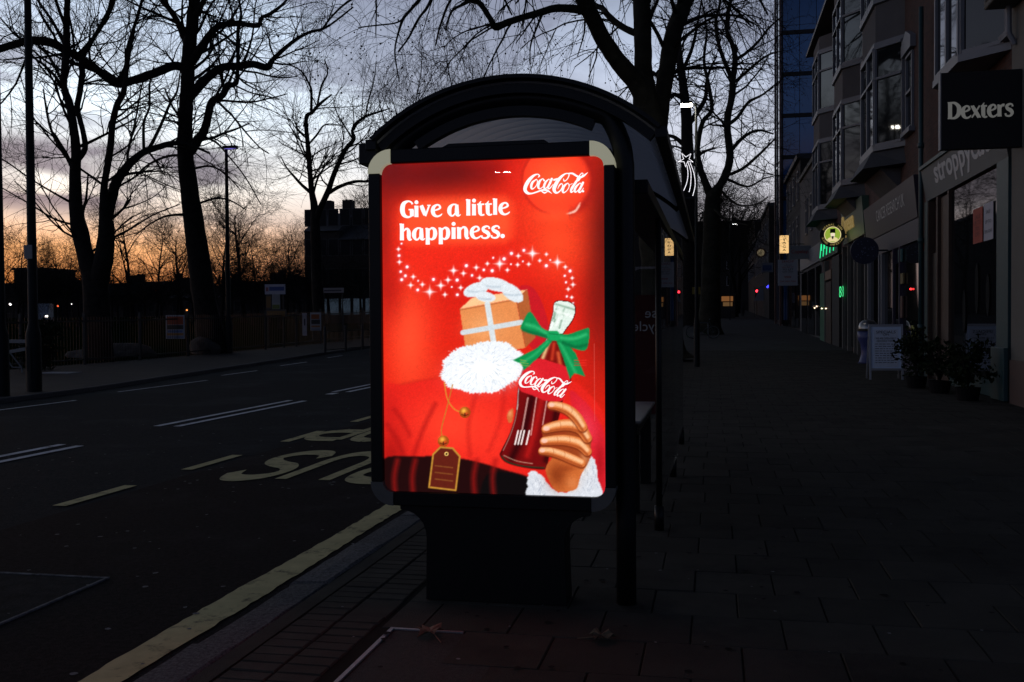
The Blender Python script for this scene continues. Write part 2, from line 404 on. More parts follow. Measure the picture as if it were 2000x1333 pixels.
# utility cover with a steel edge
uc = empty('utility_cover', (-1.15, 4.2, 0), 'recessed utility cover with pale steel edge in the pavement before the advert', 'utility cover')
MB().box(-1.515, -.76, 3.2, 4.575, -.03, -.004).build('infill', M('cover_tarmac', (.030, .028, .024), .95, var=.5, scale=40, bump=.6, bscale=150), uc)
e = MB(); e.box(-1.545, -1.525, 3.2, 4.597, -.03, .002).box(-1.524, -1.18, 4.578, 4.597, -.03, .0015); e.build('steel_edge', M('dull_steel', (.30, .31, .32), .5, .6, var=.3, scale=20), uc)

# ------------------------------------------------------------------ road markings
def ribbon(b, pts, wd, mapf, lift=0.0, capk=5):
    pts = np.asarray(pts, float); n = len(pts); wd = np.full(n, wd) if np.isscalar(wd) else np.asarray(wd, float)
    t = np.gradient(pts, axis=0); t /= np.linalg.norm(t, axis=1)[:, None]+1e-9; nn = np.stack([-t[:, 1], t[:, 0]], 1)
    l = pts+nn*wd[:, None]/2; r = pts-nn*wd[:, None]/2
    vs = [mapf(*p, lift) for p in l]+[mapf(*p, lift) for p in r]
    fs = [(i, i+1, n+i+1, n+i) for i in range(n-1)]
    b.add(vs, fs)
    if capk:
        for e_, s_ in ((0, 1), (n-1, -1)):
            a0 = math.atan2(nn[e_][1], nn[e_][0]); cv = [mapf(*pts[e_], lift)]
            for k in range(capk+1):
                a = a0+s_*math.pi*k/capk; cv.append(mapf(pts[e_][0]+math.cos(a)*wd[e_]/2, pts[e_][1]+math.sin(a)*wd[e_]/2, lift))
            b.add(cv, [(0, k+1, k+2) if s_ > 0 else (0, k+2, k+1) for k in range(capk)])
    return b
RZ = -.10
def rmark(name, x0, x1, y0, y1, mat, dz=.010):
    b = MB(); ns = max(1, int((y1-y0)/2)); vs = []
    for k in range(ns+1):
        yy = y0+(y1-y0)*k/ns; j = random.uniform(-.006, .006); vs += [(x0+j, yy, tz(yy)+RZ+dz), (x1+j, yy, tz(yy)+RZ+dz)]
    b.add(vs, [(2*k, 2*k+1, 2*k+3, 2*k+2) for k in range(ns)]); return b.build(name, mat, rd)
b = MB(); ys = np.arange(2.5, 26, .07); vs = []
for yy in ys: vs += [(-2.765+random.uniform(-.007, .007)+.008*math.sin(yy*2.1), yy, tz(yy)+RZ+.010), (-2.565+random.uniform(-.010, .006)+.010*math.sin(yy*1.3+1), yy, tz(yy)+RZ+.010)]
b.add(vs, [(2*k, 2*k+1, 2*k+3, 2*k+2) for k in range(len(ys)-1)]).build('yellow_kerb_line', m_yel, rd)
for y0, y1 in ((2.9, 4.0), (5.3, 6.45), (7.64, 8.72), (9.75, 10.92), (12.24, 13.5), (14.83, 15.95), (17.3, 18.4), (19.7, 20.8), (22.1, 23.2), (24.5, 25.6)): rmark('yellow_bay_dash', -5.63, -5.50, y0, y1, m_yel)
for y0, y1 in ((9.2, 11.55), (13.8, 18.72), (21.0, 26), (28.2, 33), (35, 40)): rmark('white_centre_line', -8.42, -8.30, y0, y1, m_wht); rmark('white_centre_line', -8.08, -7.96, y0, y1-.1, m_wht)
rmark('white_patch', -8.28, -8.10, 20.3, 20.7, m_wht)
for y0, y1 in ((13.0, 18.2), (20.5, 24.6), (26.6, 28.9), (31.5, 33.7), (36.5, 38)): rmark('white_edge_line', fk((y0+y1)/2)+1.02, fk((y0+y1)/2)+1.10, y0, y1, m_wht)
GL = {'S': [[(.92, .80), (.75, .97), (.45, 1.0), (.15, .90), (.08, .72), (.25, .57), (.55, .50), (.82, .40), (.93, .25), (.80, .08), (.5, .0), (.2, .04), (.06, .20)]],
      'U': [[(.1, 1.0), (.1, .6), (.1, .30), (.22, .08), (.5, .0), (.78, .08), (.9, .30), (.9, .6), (.9, 1.0)]],
      'B': [[(.1, .0), (.1, .5), (.1, 1.0)], [(.1, .98), (.55, .98), (.84, .88), (.84, .65), (.55, .53), (.1, .53)], [(.1, .53), (.6, .52), (.93, .40), (.93, .13), (.6, .02), (.1, .02)]],
      'P': [[(.1, .0), (.1, .5), (.1, 1.0)], [(.1, .98), (.6, .98), (.92, .86), (.92, .62), (.6, .50), (.1, .50)]],
      'O': [[(.5, 1.0), (.2, .92), (.08, .7), (.08, .3), (.2, .08), (.5, .0), (.8, .08), (.92, .3), (.92, .7), (.8, .92), (.5, 1.0)]],
      'T': [[(.0, .98), (.5, .98), (1, .98)], [(.5, .95), (.5, .5), (.5, .0)]]}
def road_word(word, xr, xs, wl, y0, h):
    for k, ch in enumerate(word):
        b = MB(); xc = xr+k*xs
        for j, st in enumerate(GL[ch]):
            P = catmull(st, 6)
            # word reads for drivers coming towards the camera
            ribbon(b, P, .21, lambda a, c, l: (xc-a*wl, y0+(1-c)*h, tz(y0)+RZ+.011+l), lift=.001*j, capk=0)
        b.build('painted_letter', m_yel, rd)
road_word('BUS', -3.10, -.66, .58, 9.32, 1.95)
road_word('STOP', -3.00, -.63, .58, 12.55, 1.95)
# iron inspection cover in the bay
ic = empty('inspection_cover', (-4.1, 5.0, RZ), 'square iron inspection cover with worn pale edge set in the bus bay', 'inspection cover')
MB().box(-4.9, -3.70, 4.50, 5.50, RZ, RZ+.010).build('cover_plate', M('cast_iron', (.020, .022, .023), .95, spec=.05, var=.6, scale=9, bump=.4, bscale=60), ic)
e = MB(); e.box(-3.70, -3.682, 4.45, 5.525, RZ, RZ+.014).box(-4.9, -3.701, 5.503, 5.525, RZ, RZ+.014).box(-4.6, -4.1, 4.62, 4.95, RZ, RZ+.018); e.build('pale_rim', M('worn_metal_rim', (.16, .16, .165), .9, spec=.1, var=.9, scale=16), ic)

# grit and trodden gum
def specks(name, n, xr, yr, zf, smin, smax, mat, seed):
    g = np.random.default_rng(seed); b = MB()
    for k in range(n):
        y_ = yr[0]+(yr[1]-yr[0])*g.random()**1.6; x = g.uniform(*xr(y_)); s_ = g.uniform(smin, smax); q = 7; a0 = g.uniform(0, 6)
        b.add([(x+s_*math.cos(a0+6.283*j/q)*g.uniform(.6, 1.2), y_+s_*math.sin(a0+6.283*j/q)*g.uniform(.6, 1.2), zf(y_)) for j in range(q)], [tuple(range(q))])
    return tag(b.build(name, mat), kind='stuff')
specks('road_grit', 420, lambda y: (-9.0, -2.5), (3.2, 20), lambda y: tz(y)+RZ+.013, .006, .022, M('pale_grit', (.20, .20, .20), .95, spec=.05, var=.5, scale=30), 5)
specks('pavement_grit', 90, lambda y: (-1.9, .3*y), (3.6, 16), lambda y: tz(y)+.007, .004, .012, M('pale_grit', (.20, .20, .20), .95), 6)
specks('trodden_gum', 240, lambda y: (-1.6, min(.34*y, 4.8)), (3.4, 22), lambda y: tz(y)+.0065, .010, .024, M('dark_gum', (.020, .019, .018), .9, spec=.05), 7)
# fallen plane leaves
def leaf(px, py, sz, rot, label, c):
    p = atg(px, py); b = MB(); n = 15; prof = [1, .62, .88, .60, .98, .62, .78, .5, .42, .5, .78, .62, .95, .6, .88]
    v = [(0, 0, .028)]
    for k in range(n):
        a = 2*math.pi*k/n; r = prof[k]*sz; v.append((r*math.cos(a), r*math.sin(a), .012+.035*abs(math.sin(2.3*a+rot))))
    b.add(v, [(0, k+1, (k+1) % n+1) for k in range(n)]); b.tube([(-.25*sz, 0, .02), (-.8*sz, .1*sz, .012), (-1.4*sz, .02, .006)], .003, 4)
    o = b.build('dead_leaf', M('dry_leaf_%d' % int(c[0]*1000), c, .8, var=.4, scale=40)); o.location = p; o.rotation_euler = (0, 0, rot)
    md = o.modifiers.new('t', 'SOLIDIFY'); md.thickness = .002
    return tag(o, label, 'leaf', 'dead leaves on the pavement')
leaf(842, 1243, .085, 2.4, 'curled brown dead plane leaf lying by the corner of the utility cover', (.16, .085, .05))
leaf(1172, 1252, .075, .2, 'flat olive dead leaf on the pavers below the right foot of the advert', (.10, .085, .05))
wp = MB(); wp.add([(-.03, -.02, .004), (.02, -.025, .006), (.04, .02, .02), (-.01, .03, .008)], [(0, 1, 2, 3)])
o = wp.build('paper_scrap', M('paper', (.6, .62, .66), .9)); o.location = atg(560, 1168, -.1); tag(o, 'small white scrap of paper in the gutter beside the kerb', 'litter')

# ================================================================== ADVERT LIGHTBOX
Y0 = 5.09
m_blk = M('black_enamel', (.0045, .0055, .006), .42, spec=.22, var=.2, scale=5)
m_plate = EM('glowing_corner_cover', (.62, .60, .42), .36, False); m_plate.node_tree.nodes['Principled BSDF'].inputs['Base Color'].default_value = (.5, .5, .42, 1)  # upper corner covers given added emission so they look lit
m_plate2 = M('darker_aluminium', (.10, .10, .09), .7, var=.2, scale=9)  # lower corner covers, darker than the upper pair
ad = empty('advert_lightbox', (-1.14, Y0+.1, 0), 'free-standing black advert lightbox showing a glowing red cola poster at the shelter end', 'advert panel')
FX0, FX1, FZ0, FZ1 = -1.806, -.494, .505, 2.400
PX0, PX1, PZ0, PZ1 = -1.738, -.548, .578, 2.325
f = MB(); CP = .125
f.box(FX0, PX0, Y0-.03, Y0+.10, FZ0+CP, FZ1-CP).box(PX1, FX1, Y0-.03, Y0+.10, FZ0+CP, FZ1-CP).box(FX0+CP, FX1-CP, Y0-.03, Y0+.10, PZ1, FZ1).box(FX0+CP, FX1-CP, Y0-.03, Y0+.10, FZ0, PZ0)
f.build('frame', m_blk, ad, bevel=.006)
def plate(cx, cz, sx_, sz_, mat):
    ro, ri = CP, .056; q = []
    ex, ez = (cx, cz)
    # outer arc (centre CP inside the outer corner), inner arc round the print opening
    oc = (cx-sx_*CP, cz-sz_*CP)
    for k in range(9):
        a = math.pi/2*k/8; q.append((oc[0]+sx_*ro*math.cos(a), oc[1]+sz_*ro*math.sin(a)))
    px = PX1 if sx_ > 0 else PX0; pz = PZ1 if sz_ > 0 else PZ0
    q.append((oc[0], pz))
    ic_ = (px-sx_*ri, pz-sz_*ri)
    for k in range(8, -1, -1):
        a = math.pi/2*k/8; q.append((ic_[0]+sx_*ri*math.cos(a), ic_[1]+sz_*ri*math.sin(a)))
    q.append((px, oc[1]))
    if sx_*sz_ < 0: q = q[::-1]
    MB().prism(q, lambda a, b, d: (a, d, b), Y0-.034, Y0+.10).build('corner_plate', mat, ad)
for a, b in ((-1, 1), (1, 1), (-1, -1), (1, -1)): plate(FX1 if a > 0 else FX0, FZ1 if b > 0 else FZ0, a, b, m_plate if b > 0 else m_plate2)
b = MB(); b.box(FX0+.03, FX1-.03, Y0+.101, Y0+.30, FZ0+.03, FZ1-.02)
b.prism([(-1.45, FZ1-.019), (-1.37, FZ1+.022), (-.86, FZ1+.022), (-.80, FZ1-.019)], lambda a, c, d: (a, d, c), Y0+.0, Y0+.28)
b.build('light_housing', m_blk, ad, bevel=.004)
ped = [(-1.655, .506), (-1.655, .480)]
for k in range(7):
    a = math.pi/2*k/6; ped.append((-1.51-.13*(1-math.sin(a)), .475-.14*(1-math.cos(a))))
ped += [(-1.515, 0), (-.755, 0)]
for k in range(6, -1, -1):
    a = math.pi/2*k/6; ped.append((-.765+.13*(1-math.sin(a)), .475-.14*(1-math.cos(a))))
ped += [(-.63, .480), (-.63, .506)]
MB().prism(ped, lambda a, c, d: (a, d, c), Y0+.005, Y0+.20).build('pedestal', m_blk, ad, bevel=.004)

# ---- the print: colours laid on a fine sheet (flat printed poster lit from behind)
GW, GH = 320, 480
gx = np.linspace(PX0-.004, PX1+.004, GW); gzv = np.linspace(PZ0-.004, PZ1+.004, GH)
XX, ZZ = np.meshgrid(gx, gzv)
_c = np.array([0, 0, EYE]); _q = np.stack([XX, np.full_like(XX, Y0), ZZ], -1)-_c
_dz = _q@_fw; UU = PW/2+FPX*(_q@_rt)/_dz; VV = PH/2-FPX*(_q@_up)/_dz            # tracing-sheet coordinates of each point of the print
IMG = np.zeros((GH, GW, 3)); IMG[:] = (220, 32, 16)
def comp(mask, c, a=1.0):
    global IMG
    m_ = np.clip(mask*a, 0, 1)[..., None]; IMG = IMG*(1-m_)+np.asarray(c, float)*m_
def blob(cx, cy, rx, ry, c, a=1.0, p=1.0, rot=0.0):
    q = R_(rot); du, dv = UU-cx, VV-cy; u = du*math.cos(q)+dv*math.sin(q); v = -du*math.sin(q)+dv*math.cos(q)
    d = (u/rx)**2+(v/ry)**2; comp(np.exp(-d*p), c, a)
def blur(m_, n):
    for _ in range(n):
        m2 = np.pad(m_, 1, mode='edge'); m_ = (m2[:-2, 1:-1]+m2[2:, 1:-1]+m2[1:-1, :-2]+m2[1:-1, 2:]+m2[1:-1, 1:-1]*2)/6
    return m_
def pmask(P):
    P = np.asarray(P, float); ins = np.zeros(UU.shape, bool); n = len(P)
    for i_ in range(n):
        (x1, y1), (x2, y2) = P[i_], P[(i_+1) % n]
        if y1 == y2: continue
        c_ = ((VV < y1) != (VV < y2)) & (UU < (x2-x1)*(VV-y1)/(y2-y1)+x1); ins ^= c_
    return ins.astype(float)
def poly(P, c, a=1.0, soft=1, sm=True):
    m_ = blur(pmask(catmull(P, 6, True) if sm else P), soft); comp(m_, c, a); return m_
def smask(P, wd):
    P = np.asarray(P, float); d = np.full(UU.shape, 1e9)
    for i_ in range(len(P)-1):
        a_, b_ = P[i_][:2], P[i_+1][:2]; ab = b_-a_; L2 = ab@ab+1e-9
        t = np.clip(((UU-a_[0])*ab[0]+(VV-a_[1])*ab[1])/L2, 0, 1)
        w_ = (P[i_][2]*(1-t)+P[i_+1][2]*t) if P.shape[1] > 2 else wd
        d = np.minimum(d, np.hypot(UU-a_[0]-t*ab[0], VV-a_[1]-t*ab[1])-w_/2)
    return d
def stroke(P, wd, c, a=1.0, soft=1.0, sm=True):
    d = smask(catmull(P, 5) if sm else np.asarray(P, float), wd); m_ = np.clip(.5-d/(2*soft), 0, 1); comp(m_, c, a); return m_
# background reds
blob(830, 345, 120, 45, (104, 12, 12), .85); blob(900, 335, 90, 30, (88, 12, 10), .7); blob(760, 330, 40, 60, (96, 16, 18), .8); blob(955, 330, 40, 26, (150, 16, 12), .5)
blob(1180, 470, 42, 190, (80, 12, 8), .92); blob(1170, 620, 26, 120, (120, 20, 12), .5); blob(752, 470, 16, 120, (120, 16, 14), .7)
blob(800, 660, 46, 130, (255, 78, 44), .9); blob(765, 560, 24, 60, (170, 18, 12), .6); blob(900, 560, 60, 50, (200, 24, 14), .5); blob(1040, 560, 50, 60, (196, 22, 14), .5); blob(1090, 400, 60, 50, (255, 66, 30), .5); blob(1090, 480, 60, 70, (255, 84, 40), .75); blob(850, 500, 90, 60, (240, 40, 22), .6)
blob(960, 520, 120, 40, (238, 40, 24), .5); blob(1150, 760, 22, 90, (200, 30, 22), .5); blob(1010, 345, 30, 40, (235, 36, 22), .6)
rm = np.clip(1-np.maximum(np.abs(UU-892)-96, 0)/24-np.maximum(np.abs(VV-432+.03*(UU-892))-34, 0)/20, 0, 1)
comp(blur(rm, 4), (255, 74, 40), .95); blob(900, 425, 110, 45, (255, 100, 50), .5)
dd = np.hypot(UU-1087, VV-352); comp(np.clip((70-dd)/6, 0, 1), (255, 58, 32), .95); comp(np.exp(-((dd-67)/3)**2)*(UU < 1075), (170, 20, 16), .55)
comp(np.exp(-((dd-70)/9)**2)*(UU > 1110), (150, 18, 16), .6); blob(1085, 350, 50, 45, (255, 98, 48), .75); blob(1085, 420, 40, 16, (255, 84, 44), .6)
poly([(1106, 418), (1122, 411), (1130, 400), (1134, 395), (1131, 406), (1122, 416)], (255, 214, 196), .9, 2)
# star trail
def star(x, y, r, th=1.5):
    for dx, dy in ((1, 0), (0, 1)):
        d_ = np.abs((UU-x)*dx+(VV-y)*dy)/r; w_ = np.abs((UU-x)*dy+(VV-y)*dx); comp(np.clip(1-d_, 0, 1)*np.exp(-(w_/th)**2), (255, 236, 240), 1.0)
    comp(np.exp(-(np.hypot(UU-x, VV-y)/(r*.30))**2), (255, 250, 255), 1.0)
def dot(x, y, r=2.6): comp(np.exp(-(np.hypot(UU-x, VV-y)/(r*1.9))**2), (255, 150, 180), .55); comp(np.clip(r+.6-np.hypot(UU-x, VV-y), 0, 1), (255, 246, 252))
Z7 = lambda x, y: (700+x/3.704, 280+y/3.704)
for x, y, r in ((290, 767, 7), (297, 860, 8), (397, 967, 8), (378, 1028, 9), (463, 1023, 8), (516, 1076, 17), (596, 1030, 13), (626, 1096, 8), (648, 990, 10), (688, 922, 13), (760, 942, 9), (740, 1046, 8), (853, 900, 9), (877, 975, 9),
                (933, 872, 7), (1022, 873, 17), (1078, 918, 7), (1157, 816, 8), (1152, 880, 7), (1232, 876, 7), (1259, 798, 18), (1312, 850, 6), (1360, 804, 6), (1440, 862, 17), (1497, 896, 7), (1552, 1024, 8), (1518, 1056, 7), (1543, 1116, 6), (1547, 976, 6)): star(*Z7(x, y), r)
for x, y, r in ((312, 727, 1.6), (294, 814, 2.4), (352, 896, 2.6), (306, 930, 2.2), (340, 960, 2.4), (313, 988, 2.6), (432, 996, 1.4), (429, 1062, 2.4), (543, 986, 2.6), (714, 991, 2.8), (675, 1041, 1.4), (716, 1097, 2.4), (781, 887, 2.8), (822, 957, 2.2), (907, 917, 2.2), (968, 923, 2.8),
                (975, 830, 1.6), (1054, 838, 3.0), (1104, 876, 1.4), (1107, 798, 2.8), (1197, 776, 2.6), (1190, 856, 1.4), (1359, 887, 2.8), (1388, 846, 1.4), (1531, 925, 2.6), (1493, 960, 1.8), (1502, 1007, 1.8), (1508, 1109, 1.8), (1553, 1157, 1.4)): dot(*Z7(x, y), r)
# plain stand-in picture: a red cloth sack of presents with white fleece trim
stroke([(742, 772), (790, 752), (850, 742)], 5, (150, 14, 14), .5, 5); poly([(742, 770), (790, 752), (850, 742), (905, 752), (1000, 745), (1035, 720), (1110, 740), (1150, 770), (1185, 830), (1185, 985), (742, 985)], (226, 34, 26), .95, 6)
blob(885, 830, 80, 62, (255, 64, 40), .9); blob(960, 850, 40, 60, (250, 54, 36), .7); blob(765, 900, 26, 60, (150, 14, 12), .7); blob(760, 800, 20, 40, (196, 26, 22), .6)
for P, a_ in ((((800, 960), (806, 900), (826, 840), (850, 790)), .55), (((770, 800), (786, 822), (800, 850)), .5), (((756, 830), (776, 860), (792, 900)), .5), (((930, 770), (915, 830), (918, 890)), .35), (((985, 760), (978, 820), (955, 880)), .3), (((1120, 770), (1150, 820), (1168, 880)), .35)): stroke(P, 7, (150, 14, 14), a_, 5)
# parcel standing in the sack
poly([(1012, 566), (1040, 562), (1062, 600), (1074, 660), (1050, 690), (1015, 640)], (196, 24, 34), .95, 1)
poly([(898, 604), (1008, 584), (1026, 680), (912, 702)], (226, 138, 78), 1, 1, False)
poly([(898, 604), (1008, 584), (1030, 566), (922, 582)], (248, 196, 142), 1, 1, False); poly([(1008, 584), (1030, 566), (1046, 660), (1026, 680)], (176, 92, 46), 1, 1, False)
blob(945, 640, 34, 26, (246, 176, 116), .55); stroke([(899, 606), (1008, 586)], 1.6, (150, 76, 40), .6, 1, False); stroke([(952, 594), (968, 694)], 11, (214, 226, 232), .95, 1, False); stroke([(904, 650), (1018, 630)], 10, (206, 218, 226), .95, 1, False)
for cx_, cy_, rx_, ry_, rt_ in ((930, 566, 26, 13, -20), (968, 556, 30, 13, 12), (1000, 572, 26, 14, 38), (948, 580, 20, 10, 10)):
    q_ = [(cx_+math.cos(a)*rx_*math.cos(R_(rt_))-math.sin(a)*ry_*math.sin(R_(rt_)), cy_+math.cos(a)*rx_*math.sin(R_(rt_))+math.sin(a)*ry_*math.cos(R_(rt_))) for a in np.linspace(0, 2*math.pi, 14, endpoint=False)]
    poly(q_, (222, 230, 236), 1, 1); stroke([(cx_-rx_*.6, cy_+3), (cx_, cy_+5), (cx_+rx_*.6, cy_+4)], 3, (150, 168, 184), .5, 2)
# fleece trim of the sack mouth
fl = []
for k in range(150):
    a = 2*math.pi*k/150; r = 1+.030*((k % 2)*2-1)*random.random()*1.6+.03*math.sin(a*5+1)+.02*math.sin(a*11); fl.append((944+84*r*math.cos(a), 718+50*r*math.sin(a)-8*math.cos(a)))
comp(blur(pmask(fl), 1), (236, 240, 246)); blob(950, 726, 54, 28, (255, 255, 255), .95)
for k in range(300):
    a = random.uniform(0, 2*math.pi); r = random.uniform(.25, 1.0); x = 944+80*r*math.cos(a); y_ = 718+47*r*math.sin(a); ln = random.uniform(4, 9); dr = a+random.uniform(-.5, .5)
    stroke([(x, y_), (x+ln*math.cos(dr), y_+ln*.8*math.sin(dr)+2)], 1.1, (168, 184, 200) if k % 2 else (255, 255, 255), .45, .8, False)
# gold cord with two bells, dark band of the sack with a plain gold-edged tag
stroke([(868, 748), (874, 780), (888, 800), (905, 806)], 2.2, (214, 150, 50), .9, 1); stroke([(884, 752), (872, 800), (862, 840), (866, 858)], 2.2, (190, 120, 40), .9, 1)
for x, y_, r in ((908, 806, 10.5), (866, 862, 10.5)):
    d_ = np.hypot(UU-x, VV-y_); comp(np.clip(r+1-d_, 0, 1), (160, 70, 16)); comp(np.exp(-(np.hypot(UU-x+2, VV-y_+3)/(r*.55))**2), (255, 190, 70), .95); comp(np.exp(-(np.hypot(UU-x-3, VV-y_-4)/(r*.4))**2), (225, 60, 30), .7)
    stroke([(x-6, y_+4), (x, y_+6), (x+6, y_+4)], 1.5, (60, 20, 8), .9); stroke([(x, y_+2), (x, y_+7)], 2, (60, 20, 8), .9)
poly([(742, 985), (746, 902), (800, 892), (900, 896), (985, 918), (1045, 940), (1050, 985)], (22, 6, 6), .95, 3); poly([(955, 925), (1030, 935), (1045, 985), (945, 985)], (10, 8, 8), .9, 4)
for x0_ in (770, 805, 925, 962): stroke([(x0_+6, 900), (x0_, 935), (x0_+4, 985)], 9, (168, 22, 18), .65, 5)
poly([(838, 952), (846, 888), (860, 874), (884, 876), (898, 892), (890, 958)], (96, 30, 18), 1, 1, False); stroke([(838, 952), (846, 888), (860, 874), (884, 876), (898, 892), (890, 958), (838, 952)], 3.4, (190, 136, 50), 1, 1, False)
comp(np.clip(4.5-np.hypot(UU-872, VV-887), 0, 1), (240, 200, 110)); comp(np.clip(2.5-np.hypot(UU-872, VV-887), 0, 1), (30, 8, 6))
for k in range(3): stroke([(850, 910+13*k), (884, 914+13*k)], 2, (150, 96, 40), .7, 1, False)
# sleeve, fleece cuff, bottle, bow, hand
poly([(1112, 770), (1140, 782), (1165, 815), (1182, 860), (1182, 985), (1120, 985), (1140, 900)], (214, 30, 44), .9, 3); blob(1150, 830, 14, 40, (236, 60, 84), .6, rot=-25); blob(1172, 900, 10, 40, (150, 14, 20), .6)
cf = [(1034, 922), (1030, 950), (1040, 985), (1170, 985), (1168, 930), (1160, 898), (1148, 896), (1132, 935), (1104, 962), (1080, 955), (1056, 928)]
comp(blur(pmask([(x+random.uniform(-2, 2), y_+random.uniform(-2, 2)) for x, y_ in catmull(cf, 6, True)]), 1), (214, 218, 226))
for k in range(60):
    x, y_ = (random.uniform(1036, 1064), random.uniform(926, 970)) if k % 2 else (random.uniform(1136, 1166), random.uniform(905, 970)); stroke([(x, y_), (x+random.uniform(-3, 3), y_+6)], 1.2, random.choice([(150, 158, 176), (246, 248, 252)]), .55, .8, False)
BL = [(1084, 592), (1081, 612), (1073, 643), (1067, 665), (1054, 693), (1032, 711), (1021, 726), (1013, 762), (1011, 790), (1006, 820), (996, 850), (981, 880), (978, 890), (990, 903), (1022, 912), (1060, 916), (1068, 908), (1076, 862), (1086, 830), (1094, 800), (1102, 764), (1113, 745), (1113, 730), (1106, 714), (1096, 690), (1093, 665), (1101, 648), (1118, 624), (1123, 602), (1114, 592), (1098, 589)]
bm_ = pmask(catmull(BL, 5, True)); comp(blur(bm_, 1), (112, 9, 10)); stroke(np.vstack([catmull(BL, 4, True), catmull(BL, 4, True)[:1]]), 3.2, (62, 4, 6), .9, 1.2, False)
ax = lambda t: (1102+(1028-1102)*t, 592+(908-592)*t)
def inb(m_, c, a): comp(m_*bm_, c, a)
inb(np.exp(-(smask(np.array([(1040, 775), (1025, 840), (1000, 895)], float), 0)/8)**2), (38, 2, 4), .8); inb(np.exp(-(smask(np.array([(1090, 780), (1078, 850), (1066, 900)], float), 0)/6)**2), (40, 2, 4), .75)
inb(np.exp(-(smask(np.array([(1058, 780), (1045, 840), (1030, 890)], float), 0)/7)**2), (176, 22, 20), .8)
for P, wd_ in ((((1031, 778), (1020, 840)), 2.2), (((1048, 776), (1037, 850)), 1.4), (((1068, 782), (1060, 830)), 1.4)): inb(np.clip(1.0-smask(np.array(P, float), wd_)/1.2, 0, 1), (255, 226, 214), .55)
for x in (1008, 1014, 1020, 1030): inb(np.clip(1-smask(np.array([(x+4, 842), (x-2, 868)], float), 2)/1.2, 0, 1), (255, 244, 240), .9)
stroke([(1012, 790), (1006, 822), (996, 852), (983, 880)], 1.6, (230, 190, 170), .6); stroke([(980, 892), (992, 903), (1022, 911), (1062, 914)], 2.2, (30, 60, 36), .9); stroke([(984, 890), (1010, 901), (1040, 906)], 1.4, (230, 210, 180), .7)
inb((VV < 712+.18*(UU-1050)).astype(float)*(VV > 640), (122, 16, 10), .9); inb(np.exp(-(smask(np.array([(1068, 668), (1052, 698), (1034, 712)], float), 0)/3)**2), (60, 6, 6), .8); inb(np.exp(-(smask(np.array([(1094, 668), (1100, 700), (1110, 724)], float), 0)/3)**2), (60, 6, 6), .8); inb(np.exp(-(smask(np.array([(1082, 672), (1078, 702)], float), 0)/3.5)**2), (206, 60, 34), .8); inb(np.exp(-(smask(np.array([(1072, 668), (1060, 700)], float), 0)/4)**2), (250, 214, 150), .8); inb(np.exp(-(smask(np.array([(1090, 690), (1094, 712)], float), 0)/4)**2), (236, 110, 60), .7)
inb((VV < 652).astype(float), (222, 236, 226), 1)
for k in range(16):
    t_ = random.uniform(-.8, .8); y_ = random.uniform(600, 628); x = 1100-(y_-592)*.3+t_*15; inb(np.clip(1.2-smask(np.array([(x, y_), (x-5+t_*2, y_+random.uniform(8, 16))], float), 1.8)/1.5, 0, 1), ((112, 150, 124), (150, 184, 162), (255, 255, 255))[k % 3], .6)
inb(np.exp(-((VV-598-.3*(UU-1098))/2.2)**2), (120, 156, 132), .7)
inb(np.exp(-((VV-612-.35*(UU-1098))/3)**2), (250, 255, 250), .7); stroke(catmull(BL, 3, True)[:26], 1.4, (246, 252, 248), .75)
LB = [(1014, 760), (1021, 726), (1033, 710), (1050, 700), (1080, 708), (1107, 718), (1114, 738), (1110, 752), (1100, 782), (1070, 784), (1038, 772)]
poly(LB, (214, 30, 40), 1, 1); blob(1040, 740, 16, 20, (236, 60, 64), .5)
